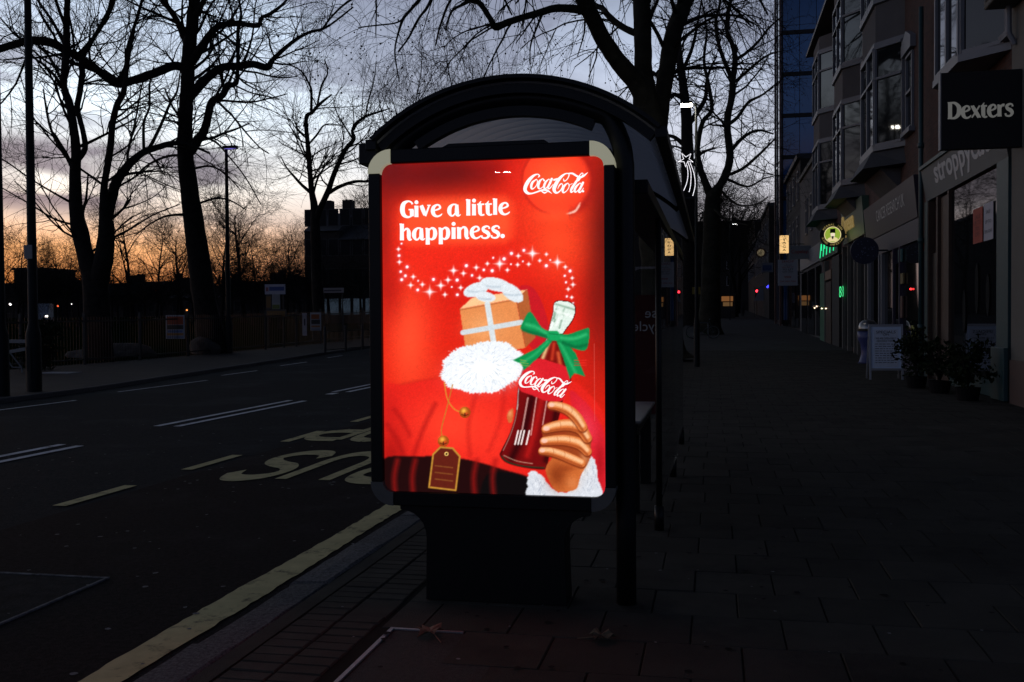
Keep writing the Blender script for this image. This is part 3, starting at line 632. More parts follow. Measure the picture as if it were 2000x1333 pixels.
# hand
sk, hi_, sh_ = (216, 118, 58), (252, 204, 156), (120, 44, 16)
poly([(1002, 799), (995, 803), (990, 814), (994, 826), (1001, 822)], (206, 104, 52), 1, 1); blob(996, 808, 4, 6, (240, 170, 120), .6)
poly([(1118, 806), (1136, 822), (1149, 848), (1152, 876), (1148, 904), (1134, 930), (1124, 956), (1088, 960), (1072, 938), (1066, 914), (1080, 892), (1104, 850)], (204, 104, 48), 1, 1)
poly([(1060, 832), (1086, 823), (1132, 823), (1150, 846), (1154, 884), (1142, 912), (1110, 902), (1056, 886), (1060, 862)], (150, 62, 26), .95, 1); blob(1088, 928, 18, 24, (128, 48, 16), .8); blob(1104, 916, 22, 8, (150, 62, 24), .7, rot=-12); blob(1142, 880, 8, 34, (244, 178, 122), .6); blob(1118, 944, 12, 12, (226, 140, 84), .5)
for P in (((1058, 881, 13), (1074, 882, 15), (1096, 888, 17), (1118, 897, 18), (1136, 905, 16)), ((1062, 862, 15), (1082, 860, 18), (1106, 860, 20), (1132, 867, 21), (1147, 882, 17)), ((1066, 838, 16), (1088, 832, 20), (1112, 830, 22), (1134, 837, 22), (1147, 856, 18)), ((1076, 792, 14), (1092, 794, 17), (1110, 801, 19), (1126, 815, 20), (1138, 834, 18))):
    Q = catmull([list(p) for p in P], 5); sd = Q.copy(); sd[:, 1] += 3.0; comp(np.clip(.5-(smask(sd, 0)-.5)/3, 0, 1), sh_, .8)
    comp(np.clip(.5-smask(Q, 0)/1.6, 0, 1), sk); h_ = Q.copy(); h_[:, 2] *= .2; h_[:, 1] -= 2.6; comp(np.clip(1-smask(h_, 0)/4.5, 0, 1), hi_, .8)
    lo_ = Q.copy(); lo_[:, 2] *= .1; lo_[:, 1] += Q[:, 2]*.40; comp(np.clip(1-smask(lo_, 0)/2.6, 0, 1), (158, 66, 26), .7)
    for j_ in (1, 2): x, y_, r = P[j_]; stroke([(x+6, y_-r*.32), (x+7.5, y_), (x+6.5, y_+r*.3)], 1.0, (160, 74, 34), .55, .9)
    x, y_, r = P[0]; comp(np.exp(-(((UU-x-1)/(r*.44))**2+((VV-y_+.5)/(r*.30))**2)**3), (250, 196, 178), .9)
# green ribbon bow
G0, G1, G2 = (12, 140, 74), (70, 206, 130), (4, 78, 44)
for P in ([(1074, 660), (1046, 682), (1001, 704), (1018, 711), (1023, 724), (1050, 700), (1078, 668)], [(1084, 660), (1100, 700), (1113, 741), (1122, 729), (1143, 736), (1124, 690), (1098, 660)]): poly(P, G0, 1, 1, False)
stroke([(1070, 668), (1045, 692), (1020, 708)], 4, G1, .5, 3); stroke([(1094, 670), (1112, 705), (1124, 728)], 5, G1, .5, 3)
poly([(1076, 650), (1058, 640), (1042, 616), (1033, 610), (1024, 624), (1017, 642), (1030, 650), (1054, 657), (1074, 662)], G0, 1, 1); poly([(1086, 652), (1110, 653), (1138, 644), (1151, 643), (1149, 672), (1142, 685), (1120, 681), (1098, 672), (1084, 662)], G0, 1, 1)
stroke([(1028, 634), (1048, 640), (1070, 653)], 6, G1, .6, 3); stroke([(1022, 645), (1045, 652), (1068, 658)], 5, G2, .6, 3); stroke([(1096, 660), (1120, 662), (1144, 654)], 6, G1, .6, 3); stroke([(1100, 670), (1124, 678), (1146, 674)], 5, G2, .6, 3)
poly([(1070, 648), (1090, 648), (1092, 664), (1072, 664)], (20, 160, 88), 1, 1); stroke([(1073, 652), (1090, 654)], 1.5, G2, .6)
for k in range(3): stroke([(1016, 703+5*k), (1028+4*k, 706+5*k)], 1.3, (230, 170, 60), .6, .8, False); stroke([(1122, 704+5*k), (1145, 704+5*k)], 1.5, (240, 50, 40), .7, .8, False)
stroke([(1160.5, 672), (1161.5, 822)], 1.0, (235, 120, 110), .5, .8, False)
_g = np.random.default_rng(3); IMG = np.clip(IMG*(1+.035*blur(_g.normal(0, 1, UU.shape), 2)[..., None]+.02*_g.normal(0, 1, UU.shape)[..., None]), 0, 255)/255.0
LIN = np.where(IMG > .04045, ((IMG+.055)/1.055)**2.4, IMG/12.92)
V = np.stack([XX, np.full_like(XX, Y0), ZZ], -1).reshape(-1, 3)
ii = np.arange(GH*GW).reshape(GH, GW); FQ = np.stack([ii[:-1, :-1], ii[:-1, 1:], ii[1:, 1:], ii[1:, :-1]], -1).reshape(-1, 4)
mp_ = bpy.data.materials.new('backlit_print'); mp_.use_nodes = True; mp_.cycles.emission_sampling = 'NONE'
pb = mp_.node_tree.nodes['Principled BSDF']; at_ = mp_.node_tree.nodes.new('ShaderNodeAttribute'); at_.attribute_name = 'print_colour'
mp_.node_tree.links.new(at_.outputs['Color'], pb.inputs['Emission Color']); pb.inputs['Emission Strength'].default_value = 1.12; pb.inputs['Base Color'].default_value = (.02, .02, .02, 1); pb.inputs['Specular IOR Level'].default_value = 0
pme = pts_mesh('poster', V, FQ, mp_, False); ca = pme.color_attributes.new('print_colour', 'FLOAT_COLOR', 'POINT')
ca.data.foreach_set('color', np.concatenate([LIN.reshape(-1, 3), np.ones((GH*GW, 1))], 1).astype(np.float32).ravel())
poster = tag(meshobj('poster', pme, ad), 'glowing red cola poster with bottle, green bow and white lettering')
# lettering drawn as flat shapes just proud of the sheet
m_white = EM('lit_white_print', (1, .97, .97), 1.05, False)
def onposter(u, v, l): p = at(u, v, Y0); return (p[0], Y0-.0012-l, p[2])
LOGO = [[(510, 470, 10), (536, 440, 26), (500, 408, 18), (420, 440, 42), (330, 530, 62), (268, 640, 64), (258, 720, 60), (305, 775, 48), (380, 785, 28), (480, 757, 26), (580, 722, 30), (660, 716, 38), (725, 745, 26), (775, 785, 4)],
        [(575, 738, 16), (635, 772, 26), (690, 748, 14)],
        [(480, 505, 14), (400, 570, 40), (376, 655, 40), (398, 697, 24), (460, 650, 14), (500, 560, 16), (480, 505, 14)], [(490, 560, 10), (520, 545, 9), (545, 515, 10)],
        [(628, 530, 34), (600, 497, 16), (550, 540, 32), (515, 620, 44), (522, 680, 34), (560, 688, 18), (625, 635, 12)],
        [(720, 502, 12), (660, 560, 36), (628, 640, 40), (645, 693, 24), (700, 640, 14), (745, 540, 14), (720, 502, 12)], [(778, 498, 40), (738, 590, 40), (703, 665, 36), (735, 688, 22), (805, 605, 10)],
        [(822, 520, 34), (886, 500, 32)],
        [(1008, 500, 14), (1022, 543, 20), (1075, 510, 16), (1115, 430, 18), (1098, 396, 18), (1040, 402, 24), (960, 460, 46), (880, 560, 62), (826, 680, 64), (838, 748, 50), (885, 770, 30), (950, 720, 20), (990, 635, 16), (972, 592, 18), (930, 620, 22), (895, 692, 8)],
        [(1090, 395, 16), (1180, 394, 32), (1260, 440, 34), (1330, 467, 40), (1400, 440, 34), (1448, 402, 20), (1476, 378, 4)],
        [(1275, 495, 26), (1330, 420, 16), (1370, 386, 16), (1388, 410, 14), (1352, 462, 16), (1300, 530, 30)],
        [(1312, 475, 36), (1230, 590, 42), (1162, 700, 42), (1156, 757, 30), (1195, 742, 16), (1245, 675, 10)],
        [(1090, 580, 14), (1020, 640, 40), (990, 725, 42), (1012, 768, 24), (1080, 720, 14), (1120, 630, 16), (1090, 580, 14)], [(1105, 625, 10), (1140, 610, 9), (1180, 590, 10)],
        [(1330, 577, 12), (1262, 640, 36), (1226, 710, 40), (1240, 760, 24), (1300, 710, 14), (1350, 620, 14), (1330, 577, 12)], [(1388, 572, 40), (1346, 660, 40), (1305, 742, 36), (1340, 758, 22), (1398, 680, 10)]]
def logo(name, f2, sc_):
    b = MB()
    for j, st in enumerate(LOGO):
        Q = catmull([list(p) for p in st], 6); P = np.array([f2(q[0], q[1]) for q in Q])
        ribbon(b, P, np.maximum(Q[:, 2]*1.12, 11)*sc_, onposter, lift=.00005*j, capk=5)
    b.build(name, m_white, poster)
logo('logo_lettering', lambda x, y: (1000+x/10, 300+y/10), .1)
_ca, _sa = math.cos(R_(17)), math.sin(R_(17))
def lab(x, y):
    a, b = (x-245)*.079, (y-590)*.092; return (1018+a*_ca-b*_sa*.9, 736+a*_sa+b*_ca)
logo('label_lettering', lab, .08)
b = MB(); ribbon(b, [(1138.5, 373.9), (1139.0, 374.1)], 4.4, onposter, .001); b.build('registered_mark', m_white, poster)
# flared bold roman letters as strokes (x, y up from baseline in x-heights, width)
RF = {'G': (1.12, [[(1.02, 1.12, .16), (.92, 1.30, .14), (.66, 1.38, .16), (.34, 1.18, .34), (.24, .70, .40), (.34, .24, .34), (.66, .02, .18), (.96, .12, .14)], [(.72, .66, .12), (1.10, .66, .12)], [(.98, .64, .34), (.98, .30, .34), (.98, .08, .30)]]),
      'i': (.46, [[(.23, .0, .34), (.23, .5, .32), (.23, .98, .34)], [(.06, .94, .10), (.22, .94, .12)], [(.23, 1.28, .33), (.235, 1.281, .33)]]),
      'v': (.88, [[(.16, 1.0, .30), (.28, .66, .34), (.46, .16, .30)], [(.78, .98, .14), (.64, .54, .15), (.48, .06, .16)], [(.62, .99, .08), (.90, .99, .08)]]),
      'e': (.92, [[(.30, .52, .10), (.56, .60, .14), (.76, .74, .18), (.70, .94, .16), (.50, 1.0, .15), (.26, .80, .28), (.20, .46, .34), (.30, .16, .28), (.54, .01, .16), (.80, .10, .13), (.92, .24, .06)]]),
      'a': (1.04, [[(.74, .98, .12), (.44, .98, .16), (.22, .72, .32), (.18, .36, .34), (.30, .06, .18), (.48, .04, .14), (.62, .24, .10)], [(.76, .98, .26), (.76, .5, .34), (.78, .16, .34), (.90, .02, .16), (1.06, .12, .06)]]),
      'l': (.46, [[(.23, .0, .34), (.23, .7, .32), (.23, 1.40, .34)], [(.04, 1.37, .10), (.22, 1.37, .12)]]),
      't': (.62, [[(.34, 1.22, .04), (.24, 1.04, .16), (.25, .9, .32), (.25, .5, .32), (.28, .16, .30), (.42, .01, .16), (.60, .06, .12)], [(.04, .94, .13), (.58, .94, .13)]]),
      'h': (1.04, [[(.23, .0, .34), (.23, .7, .32), (.23, 1.40, .34)], [(.04, 1.37, .10), (.22, 1.37, .12)], [(.36, .74, .08), (.52, .94, .16), (.70, .92, .22), (.78, .66, .32), (.78, .30, .32), (.84, .06, .24), (1.02, .06, .10)]]),
      'p': (1.06, [[(.25, -.42, .34), (.25, .3, .32), (.25, .96, .34)], [(.06, .95, .10), (.24, .95, .12)], [(.36, .76, .08), (.56, .97, .16), (.78, .84, .28), (.84, .50, .34), (.76, .16, .28), (.54, .01, .16), (.38, .12, .10)]]),
      'n': (1.06, [[(.23, .0, .34), (.23, .5, .32), (.23, .97, .34)], [(.05, .95, .10), (.22, .95, .12)], [(.36, .74, .08), (.52, .96, .16), (.72, .92, .22), (.80, .66, .32), (.80, .30, .32), (.86, .06, .24), (1.04, .06, .10)]]),
      's': (.80, [[(.70, .78, .16), (.66, .95, .12), (.46, 1.0, .16), (.22, .86, .24), (.26, .64, .28), (.52, .48, .32), (.66, .28, .28), (.56, .06, .18), (.34, .0, .15), (.12, .08, .14), (.10, .24, .16)]]),
      '.': (.42, [[(.2, .14, .36), (.205, .14, .36)]]), ' ': (.42, []), '-': (.5, [[(.1, .5, .15), (.45, .5, .15)]]),
      'D': (1.22, [[(.25, .0, .34), (.25, .7, .32), (.25, 1.38, .34)], [(.04, 1.36, .08), (.4, 1.36, .09)], [(.04, .03, .08), (.4, .03, .09)], [(.3, 1.35, .11), (.70, 1.28, .22), (1.0, .98, .34), (1.04, .68, .36), (.98, .36, .34), (.70, .08, .22), (.3, .03, .11)]]),
      'x': (.92, [[(.16, .99, .26), (.44, .52, .32), (.76, .02, .28)], [(.80, .99, .12), (.46, .48, .13), (.12, .02, .12)], [(.02, .97, .08), (.34, .97, .08)], [(.58, .03, .08), (.92, .03, .08)]]),
      'r': (.74, [[(.24, .0, .34), (.24, .5, .32), (.24, .97, .34)], [(.06, .95, .10), (.22, .95, .12)], [(.36, .72, .10), (.50, .94, .18), (.68, .92, .24)], [(.06, .03, .07), (.44, .03, .07)]])}
def roman(txt, x0, y0, xh, sx_, slope, mapf, name, mat, parent, track=0.0, lift=0.0):
    b = MB(); cx = 0; j = 0
    for ch in txt:
        adv, sts = RF[ch]
        for st in sts:
            Q = catmull([list(p) for p in st], 6); P = np.stack([x0+(cx+Q[:, 0])*xh*sx_, y0-Q[:, 1]*xh+slope*(cx+Q[:, 0])*xh*sx_], 1)
            ribbon(b, P, Q[:, 2]*xh*1.04, mapf, lift=lift+.00005*(j % 30), capk=6 if len(st) == 2 and abs(st[0][0]-st[1][0]) < .02 else 0); j += 1
        cx += adv+track
    b.build(name, mat, parent); return cx*xh*sx_
roman('Give a little', 780, 425.5, 22.6, 1.115, -.029, onposter, 'slogan_lettering', m_white, poster, track=-.02)
roman('happiness.', 779.5, 470.0, 23.0, 1.065, -.026, onposter, 'slogan_lettering', m_white, poster, track=-.02)
# cover glass
MB().add([(PX0-.01, Y0-.008, PZ0-.01), (PX1+.01, Y0-.008, PZ0-.01), (PX1+.01, Y0-.008, PZ1+.01), (PX0-.01, Y0-.008, PZ1+.01)], [(0, 1, 2, 3)]).build('cover_glass', GLASS('poster_glass', (1, 1, 1), 1.22), ad)

# ================================================================== BUS SHELTER
sh = empty('bus_shelter', (-1.0, 8.5, 0), 'black bus shelter with arched ribbed roof and glass back behind the advert', 'bus shelter')
AC, AZ, AR = -1.03, 1.617, 1.135
SY0, SY1 = 5.09, 12.0
A0, A1 = math.atan2(.84, -.76), math.atan2(.84, .76)
def arc(r, a): return (AC+r*math.cos(a), AZ+r*math.sin(a))
NA = 28; aa = np.linspace(A0, A1, NA)
# ribbed translucent sheet
ny = 420; yy = np.linspace(SY0+.02, SY1-.02, ny); rr = AR-.034+.024*np.cos(2*math.pi*(yy-SY0)/.15)
V = np.array([[AC+rr[j]*math.cos(a), yy[j], AZ+rr[j]*math.sin(a)] for j in range(ny) for a in aa]); ix = np.arange(ny*NA).reshape(ny, NA)
FQ = np.stack([ix[:-1, :-1], ix[:-1, 1:], ix[1:, 1:], ix[1:, :-1]], -1).reshape(-1, 4)
mr_ = bpy.data.materials.new('ribbed_polycarbonate'); mr_.use_nodes = True; t_ = mr_.node_tree; t_.nodes.clear()
o_ = t_.nodes.new('ShaderNodeOutputMaterial'); d1 = t_.nodes.new('ShaderNodeBsdfDiffuse'); d1.inputs[0].default_value = (.45, .44, .43, 1); d2 = t_.nodes.new('ShaderNodeBsdfTranslucent'); d2.inputs[0].default_value = (.78, .77, .76, 1)
mx_ = t_.nodes.new('ShaderNodeMixShader'); mx_.inputs[0].default_value = .62; t_.links.new(d1.outputs[0], mx_.inputs[1]); t_.links.new(d2.outputs[0], mx_.inputs[2]); t_.links.new(mx_.outputs[0], o_.inputs[0])
meshobj('ribbed_roof_sheet', pts_mesh('ribbed_roof_sheet', V, FQ, mr_), sh)
def archstrip(b, r0, r1, y0, y1, a0=A0, a1=A1, n=28):
    vs = []
    for a in np.linspace(a0, a1, n):
        for r, y in ((r0, y0), (r1, y0), (r1, y1), (r0, y1)): x, z = arc(r, a); vs.append((x, y, z))
    fs = [(4*i+j, 4*i+(j+1) % 4, 4*i+4+(j+1) % 4, 4*i+4+j) for i in range(n-1) for j in range(4)]+[(0, 1, 2, 3), (4*n-1, 4*n-2, 4*n-3, 4*n-4)]
    return b.add(vs, fs)
b = MB(); archstrip(b, AR-.008, AR+.012, SY0-.02, SY0+.10); archstrip(b, AR-.075, AR-.009, SY0+.03, SY0+.09); b.build('roof_edge_trim', m_blk, sh)
b = MB(); archstrip(b, AR-.008, AR+.012, SY1-.10, SY1+.02); b.build('roof_edge_trim', m_blk, sh)
for a in (A0+.01, A1-.01):
    x, z = arc(AR, a); MB().box(x-.03, x+.03, SY0, SY1, z-.045, z+.012).build('eave_rail', m_blk, sh, bevel=.004)
P = [arc(AR-.088, a) for a in np.linspace(A0+.02, math.atan2(.93, .50), 18)]+[(-.476, 2.415), (-.458, 2.31), (-.455, 2.20), (-.455, 1.5), (-.455, 0)]
P = catmull([(p[0], SY0+.12, p[1]) for p in P], 3)
MB().tube(P, .052, 14).build('front_hoop_post', m_blk, sh, smooth=True)
b = MB(); archstrip(b, AR-.182, AR-.125, SY0+.09, SY0+.15, A0-.15, A1+.30, 24); b.build('hoop_web', m_blk, sh)
for yb in (8.45, SY1-.1):
    P = [(arc(AR-.05, a)[0], yb, arc(AR-.05, a)[1]) for a in np.linspace(A0+.02, A1-.02, 18)]; MB().tube(P, .03, 8).build('roof_hoop', m_blk, sh, smooth=True)
MB().box(-1.875, -1.775, SY0+.02, SY1, 2.335, 2.445).build('gutter_beam', m_blk, sh, bevel=.006)
MB().box(-.62, -.36, 5.6, SY1, 2.19, 2.27).build('rear_beam', m_blk, sh, bevel=.006)
for yb in (7.08, 9.5, 12.0):
    MB().tube([(-.385, yb, 0), (-.385, yb, 2.22)], .022, 10).build('rear_post', m_blk, sh, smooth=True); MB().tube([(-.385, yb, 0), (-.385, yb, .17)], .034, 10).build('post_foot', m_blk, sh, smooth=True)
m_sg = GLASS('shelter_glass', (.82, .86, .86), 1.5, body=(.22, .23, .22), bodyf=.05)
for y0, y1 in ((7.11, 9.47), (9.53, 11.97)):
    tw_ = math.tan(R_(1.16)) if y0 < 9 else math.tan(R_(.4)); q_ = MB().box(-.390, -.380, y0, y1, .22, 2.16); q_.v = [(x+(y_-y0)*tw_*(1 if y0 < 9 else 1), y_, z) for x, y_, z in q_.v]; q_.build('glass_pane', m_sg, sh); MB().box(-.40, -.37, y0, y1, .19, .22).build('glass_rail', m_blk, sh)
MB().box(-1.02, -.42, 11.99, 12.00, .30, 2.12).build('glass_pane', m_sg, sh)
MB().tube([(-1.05, 12.0, 0), (-1.05, 12, 2.3)], .03, 8).build('rear_post', m_blk, sh, smooth=True)
st = MB().box(-1.0, -.43, 12.004, 12.010, .35, 1.78).build('red_window_sticker', GLASS('red_film', (.55, .06, .05), 1.3, body=(.30, .03, .03), bodyf=.45), sh)
m_grey = M('grey_print', (.35, .35, .36), .7)
text_mesh('sticker_lettering', 'use', .17, m_grey, frame((-.70, 11.984, 1.56), (-1, 0, 0), (0, 0, 1)), st)
text_mesh('sticker_lettering', 'recycle', .17, m_grey, frame((-.72, 11.984, 1.40), (-1, 0, 0), (0, 0, 1)), st)
be = empty('perch_bench', (-.75, 8.4, 0), 'narrow dark metal perch bench inside the bus shelter', 'bench')
MB().box(-1.0, -.54, 7.5, 9.3, .70, .725).build('seat', M('grey_metal_seat', (.24, .24, .24), .35, .6), be, bevel=.01)
MB().box(-.97, -.57, 7.52, 9.28, .62, .699).build('seat_rail', m_blk, be)
for yb in (7.7, 9.1): MB().box(-.66, -.57, yb-.05, yb+.05, 0, .62).build('leg', m_blk, be)

# ================================================================== TREES
m_bark = M('dark_bark', (.020, .018, .016), .95, spec=.1, var=.5, scale=5, bump=.7, bscale=18)
m_plane = M('plane_tree_bark', (.030, .029, .021), .95, spec=.1, var=.55, scale=2.2, bump=.5, bscale=14, dirt=((.055, .052, .038), 2.6, .55, .68))
m_twig = M('twig_bark', (.018, .016, .014), .95, spec=.1)
def norm(a): return a/(np.linalg.norm(a, axis=-1, keepdims=True)+1e-9)
def tubes(P, Rr, k):                         # P (B,n,3), Rr (B,n) -> V, F
    B, n, _ = P.shape; T = norm(np.gradient(P, axis=1))
    ref = np.where(np.abs(T[:, :1, 2:3]) < .8, np.array([0, 0, 1.]), np.array([1., 0, 0])); a = norm(np.cross(T, np.broadcast_to(ref, T.shape))); b = np.cross(T, a)
    q = 2*np.pi*np.arange(k)/k
    V = P[:, :, None, :]+Rr[:, :, None, None]*(np.cos(q)[:, None]*a[:, :, None, :]+np.sin(q)[:, None]*b[:, :, None, :])
    ix = np.arange(B*n*k).reshape(B, n, k); nx = np.roll(ix, -1, axis=2)
    F = np.stack([ix[:, :-1], nx[:, :-1], nx[:, 1:], ix[:, 1:]], -1).reshape(-1, 4)
    return V.reshape(-1, 3), F
def joinVF(parts):
    Vs, Fs, o = [], [], 0
    for V, F in parts: Vs.append(V); Fs.append(F+o); o += len(V)
    return np.concatenate(Vs), np.concatenate(Fs)
def grow(P0, D, Ln, n, wander, trop, g):
    B = len(P0); P = np.empty((B, n, 3)); P[:, 0] = P0; d = norm(D)
    for i in range(1, n):
        d = norm(d+g.normal(0, wander, (B, 3))+np.array(trop)*(1.0)); P[:, i] = P[:, i-1]+d*(Ln/(n-1))[:, None]
    return P
def spawn(P, Rr, cnt, ang, g, t0=.2):
    B, n, _ = P.shape; idx = np.repeat(np.arange(B), cnt); K = len(idx)
    t = t0+(1-t0)*g.random(K)**.85; f = t*(n-1); i = np.minimum(f.astype(int), n-2); fr = (f-i)[:, None]
    P0 = P[idx, i]*(1-fr)+P[idx, i+1]*fr; T = norm(P[idx, i+1]-P[idx, i]); r0 = Rr[idx, i]*(1-fr[:, 0])+Rr[idx, i+1]*fr[:, 0]
    pr = norm(np.cross(T, g.normal(0, 1, (K, 3)))); A = np.radians(g.uniform(ang[0], ang[1], K))[:, None]
    return P0, T*np.cos(A)+pr*np.sin(A), r0
def twigs(P, Rr, levels, g, k=3):
    """levels: (count per branch (float or array), length range, angle range, n, wander, tropism, radius factor, min radius)"""
    parts = []; tips = None
    for cnt, lr, ang, n, wa, tr, rf, rmin in levels:
        c = np.broadcast_to(np.asarray(cnt, float), (len(P),)); c = np.floor(c+g.random(len(P))).astype(int)
        P0, D, r0 = spawn(P, Rr, c, ang, g); B = len(P0)
        if not B: break
        Ln = g.uniform(lr[0], lr[1], B)*np.clip(.65+r0/np.mean(r0)*.35, .65, 1.2)
        P = grow(P0, D, Ln, n, wa, tr, g); rb = np.maximum(np.minimum(r0*rf, .09), rmin)
        Rr = rb[:, None]*np.linspace(1, .4, n)[None, :]; Rr = np.maximum(Rr, rmin*.6)
        parts.append(tubes(P, Rr, k)); tips = P
    return parts, tips
def traced(limbs, Y, g):
    """limbs: (survey polyline [(u,v,width)], parent index or None, depth lean); each limb has its own depth, so the crown is round"""
    out = []
    for li, (pl_, pa, lean) in enumerate(limbs):
        Q = catmull([list(p) for p in pl_], 4); n = len(Q); s = np.linspace(0, 1, n)
        if pa is None: y0 = Y; 
        else:
            up, vp, yp = out[pa][2]; j = np.argmin(np.hypot(up-Q[0, 0], vp-Q[0, 1])); y0 = yp[j]
        yc = y0+lean*s**1.1+.25*np.sin(s*7+li)*min(1, abs(lean)+.1)*s
        P = np.array([at(Q[i, 0], Q[i, 1], yc[i]) for i in range(n)]); r = np.array([max(Q[i, 2], 1.6)*.5*pxm(yc[i], Q[i, 0], Q[i, 1]) for i in range(n)])
        out.append((P, r, (Q[:, 0], Q[:, 1], yc)))
    return out
def resamp(P, r, m):
    s = np.concatenate([[0], np.cumsum(np.linalg.norm(np.diff(P, axis=0), axis=1))]); u = np.linspace(0, s[-1], m)
    return np.stack([np.interp(u, s, P[:, i]) for i in range(3)], 1), np.interp(u, s, r), s[-1]
def traced_tree(name, limbs, Y, seed, label, levels, density, bark, group=None, balls=0, skip=.25, k=3):
    g = np.random.default_rng(seed); T = traced(limbs, Y, g)
    base = T[0][0][0]; root = empty(name, base, label, 'tree', group)
    tp = []; PP = []; RR = []; CC = []
    for j, (P, r, _) in enumerate(T):
        V, F = tubes(P[None], r[None], 12); V += g.normal(0, 1, V.shape)*np.repeat(r, 12)[:, None]*.03; tp.append((V, F))
        P2, r2, ln = resamp(P, r, 14)
        if j == 0: P2, r2, ln = resamp(P[int(len(P)*skip):], r[int(len(P)*skip):], 14)
        PP.append(P2); RR.append(r2); CC.append(ln*density)
    V, F = joinVF(tp); meshobj('trunk', pts_mesh('trunk', V, F, bark), root)
    parts, tips = twigs(np.array(PP), np.array(RR), [(np.array(CC), *levels[0][1:])]+levels[1:], g, k)
    V, F = joinVF(parts); crown = meshobj('crown', pts_mesh('crown', V, F, m_twig), root)
    if balls:
        ico = bpy.data.meshes.new('tmp'); bmx = bmesh.new(); bmesh.ops.create_icosphere(bmx, subdivisions=1, radius=1); bmx.to_mesh(ico); bmx.free()
        iv = np.array([v.co for v in ico.vertices]); fi = np.array([p.vertices for p in ico.polygons]); bpy.data.meshes.remove(ico)
        balls = min(balls, len(tips)); sel = tips[g.choice(len(tips), min(balls, len(tips)), replace=False), -1]; V = (sel[:, None, :]-np.array([0, 0, .05])+iv[None]*g.uniform(.018, .032, balls)[:, None, None]).reshape(-1, 3)
        F = (fi[None]+(np.arange(balls)*len(iv))[:, None, None]).reshape(-1, 3); tag(meshobj('seed_balls', pts_mesh('seed_balls', V, F, m_twig), root), kind='stuff')
    return root
# ---- park lime/plane tree in the middle left
T1 = [([(418, 692, 66), (402, 610, 46), (390, 520, 43), (378, 430, 38), (367, 350, 33), (362, 300, 31), (362, 230, 27), (366, 170, 26), (368, 110, 25), (374, 60, 24), (378, 20, 22), (384, -50, 18), (380, -130, 13), (392, -230, 6)], None, 0),
      ([(372, 296, 20), (386, 274, 19), (399, 255, 17), (408, 219, 15), (415, 198, 15), (435, 186, 13), (444, 168, 13), (462, 163, 8), (464, 132, 7), (465, 90, 7), (465, 54, 6), (471, 27, 5), (462, -20, 4)], 0, -2.5),
      ([(370, 190, 20), (390, 168, 18), (411, 147, 17), (435, 132, 15), (468, 129, 14), (495, 126, 14), (522, 132, 14), (532, 118, 10), (555, 96, 8), (582, 75, 7), (606, 63, 6), (630, 57, 5), (652, 44, 4), (690, 14, 3)], 0, 2.5),
      ([(375, 122, 18), (393, 93, 16), (405, 75, 14), (420, 57, 13), (438, 48, 12), (468, 47, 10), (504, 50, 10), (510, 36, 7), (528, 27, 7), (555, 6, 5), (590, -40, 3)], 0, -3),
      ([(364, 84, 14), (348, 45, 11), (333, 21, 10), (315, 0, 9), (286, -40, 6), (270, -100, 4)], 0, 2),
      ([(380, 34, 12), (399, 0, 9), (425, -60, 7), (460, -120, 4)], 0, -2),
      ([(362, 134, 17), (339, 129, 17), (300, 144, 17), (264, 156, 16), (231, 164, 17), (210, 153, 16), (180, 129, 15), (150, 111, 15), (129, 99, 16), (99, 84, 17), (60, 79, 16), (30, 87, 15), (0, 96, 14), (-50, 112, 12), (-120, 110, 8)], 0, -4),
      ([(232, 160, 10), (246, 132, 9), (249, 99, 8), (258, 66, 7), (271, 24, 6), (279, -8, 5), (290, -70, 3)], 6, 1.5),
      ([(150, 112, 9), (180, 78, 8), (204, 42, 7), (222, 6, 6), (236, -50, 4)], 6, -1.5),
      ([(368, 420, 7), (345, 420, 5), (320, 424, 4), (290, 440, 3), (262, 462, 2)], 0, -2), ([(378, 330, 5), (410, 325, 4), (440, 340, 3), (470, 372, 2)], 0, -2.5), ([(372, 404, 5), (420, 388, 4), (450, 392, 3), (480, 410, 2)], 0, 3),
      ([(364, 305, 6), (330, 305, 5), (290, 322, 4), (256, 352, 2)], 0, 2.5), ([(400, 268, 5), (424, 280, 4), (446, 305, 3), (478, 345, 2.5), (510, 400, 2)], 1, 1.5), ([(365, 265, 8), (345, 240, 5), (320, 235, 3)], 0, -2)]
LV = [(0, (1.1, 2.9), (35, 75), 8, .10, (0, 0, .05), .42, .011), (5.0, (.8, 2.0), (25, 65), 6, .12, (0, 0, .0), .6, .0065), (4.0, (.6, 1.5), (20, 60), 5, .13, (0, 0, -.05), .7, .0042)]
traced_tree('park_tree', T1, 38.2, 11, 'thick straight-trunked bare tree behind the railings with a long snaking limb to the left', LV, 2.0, m_bark)
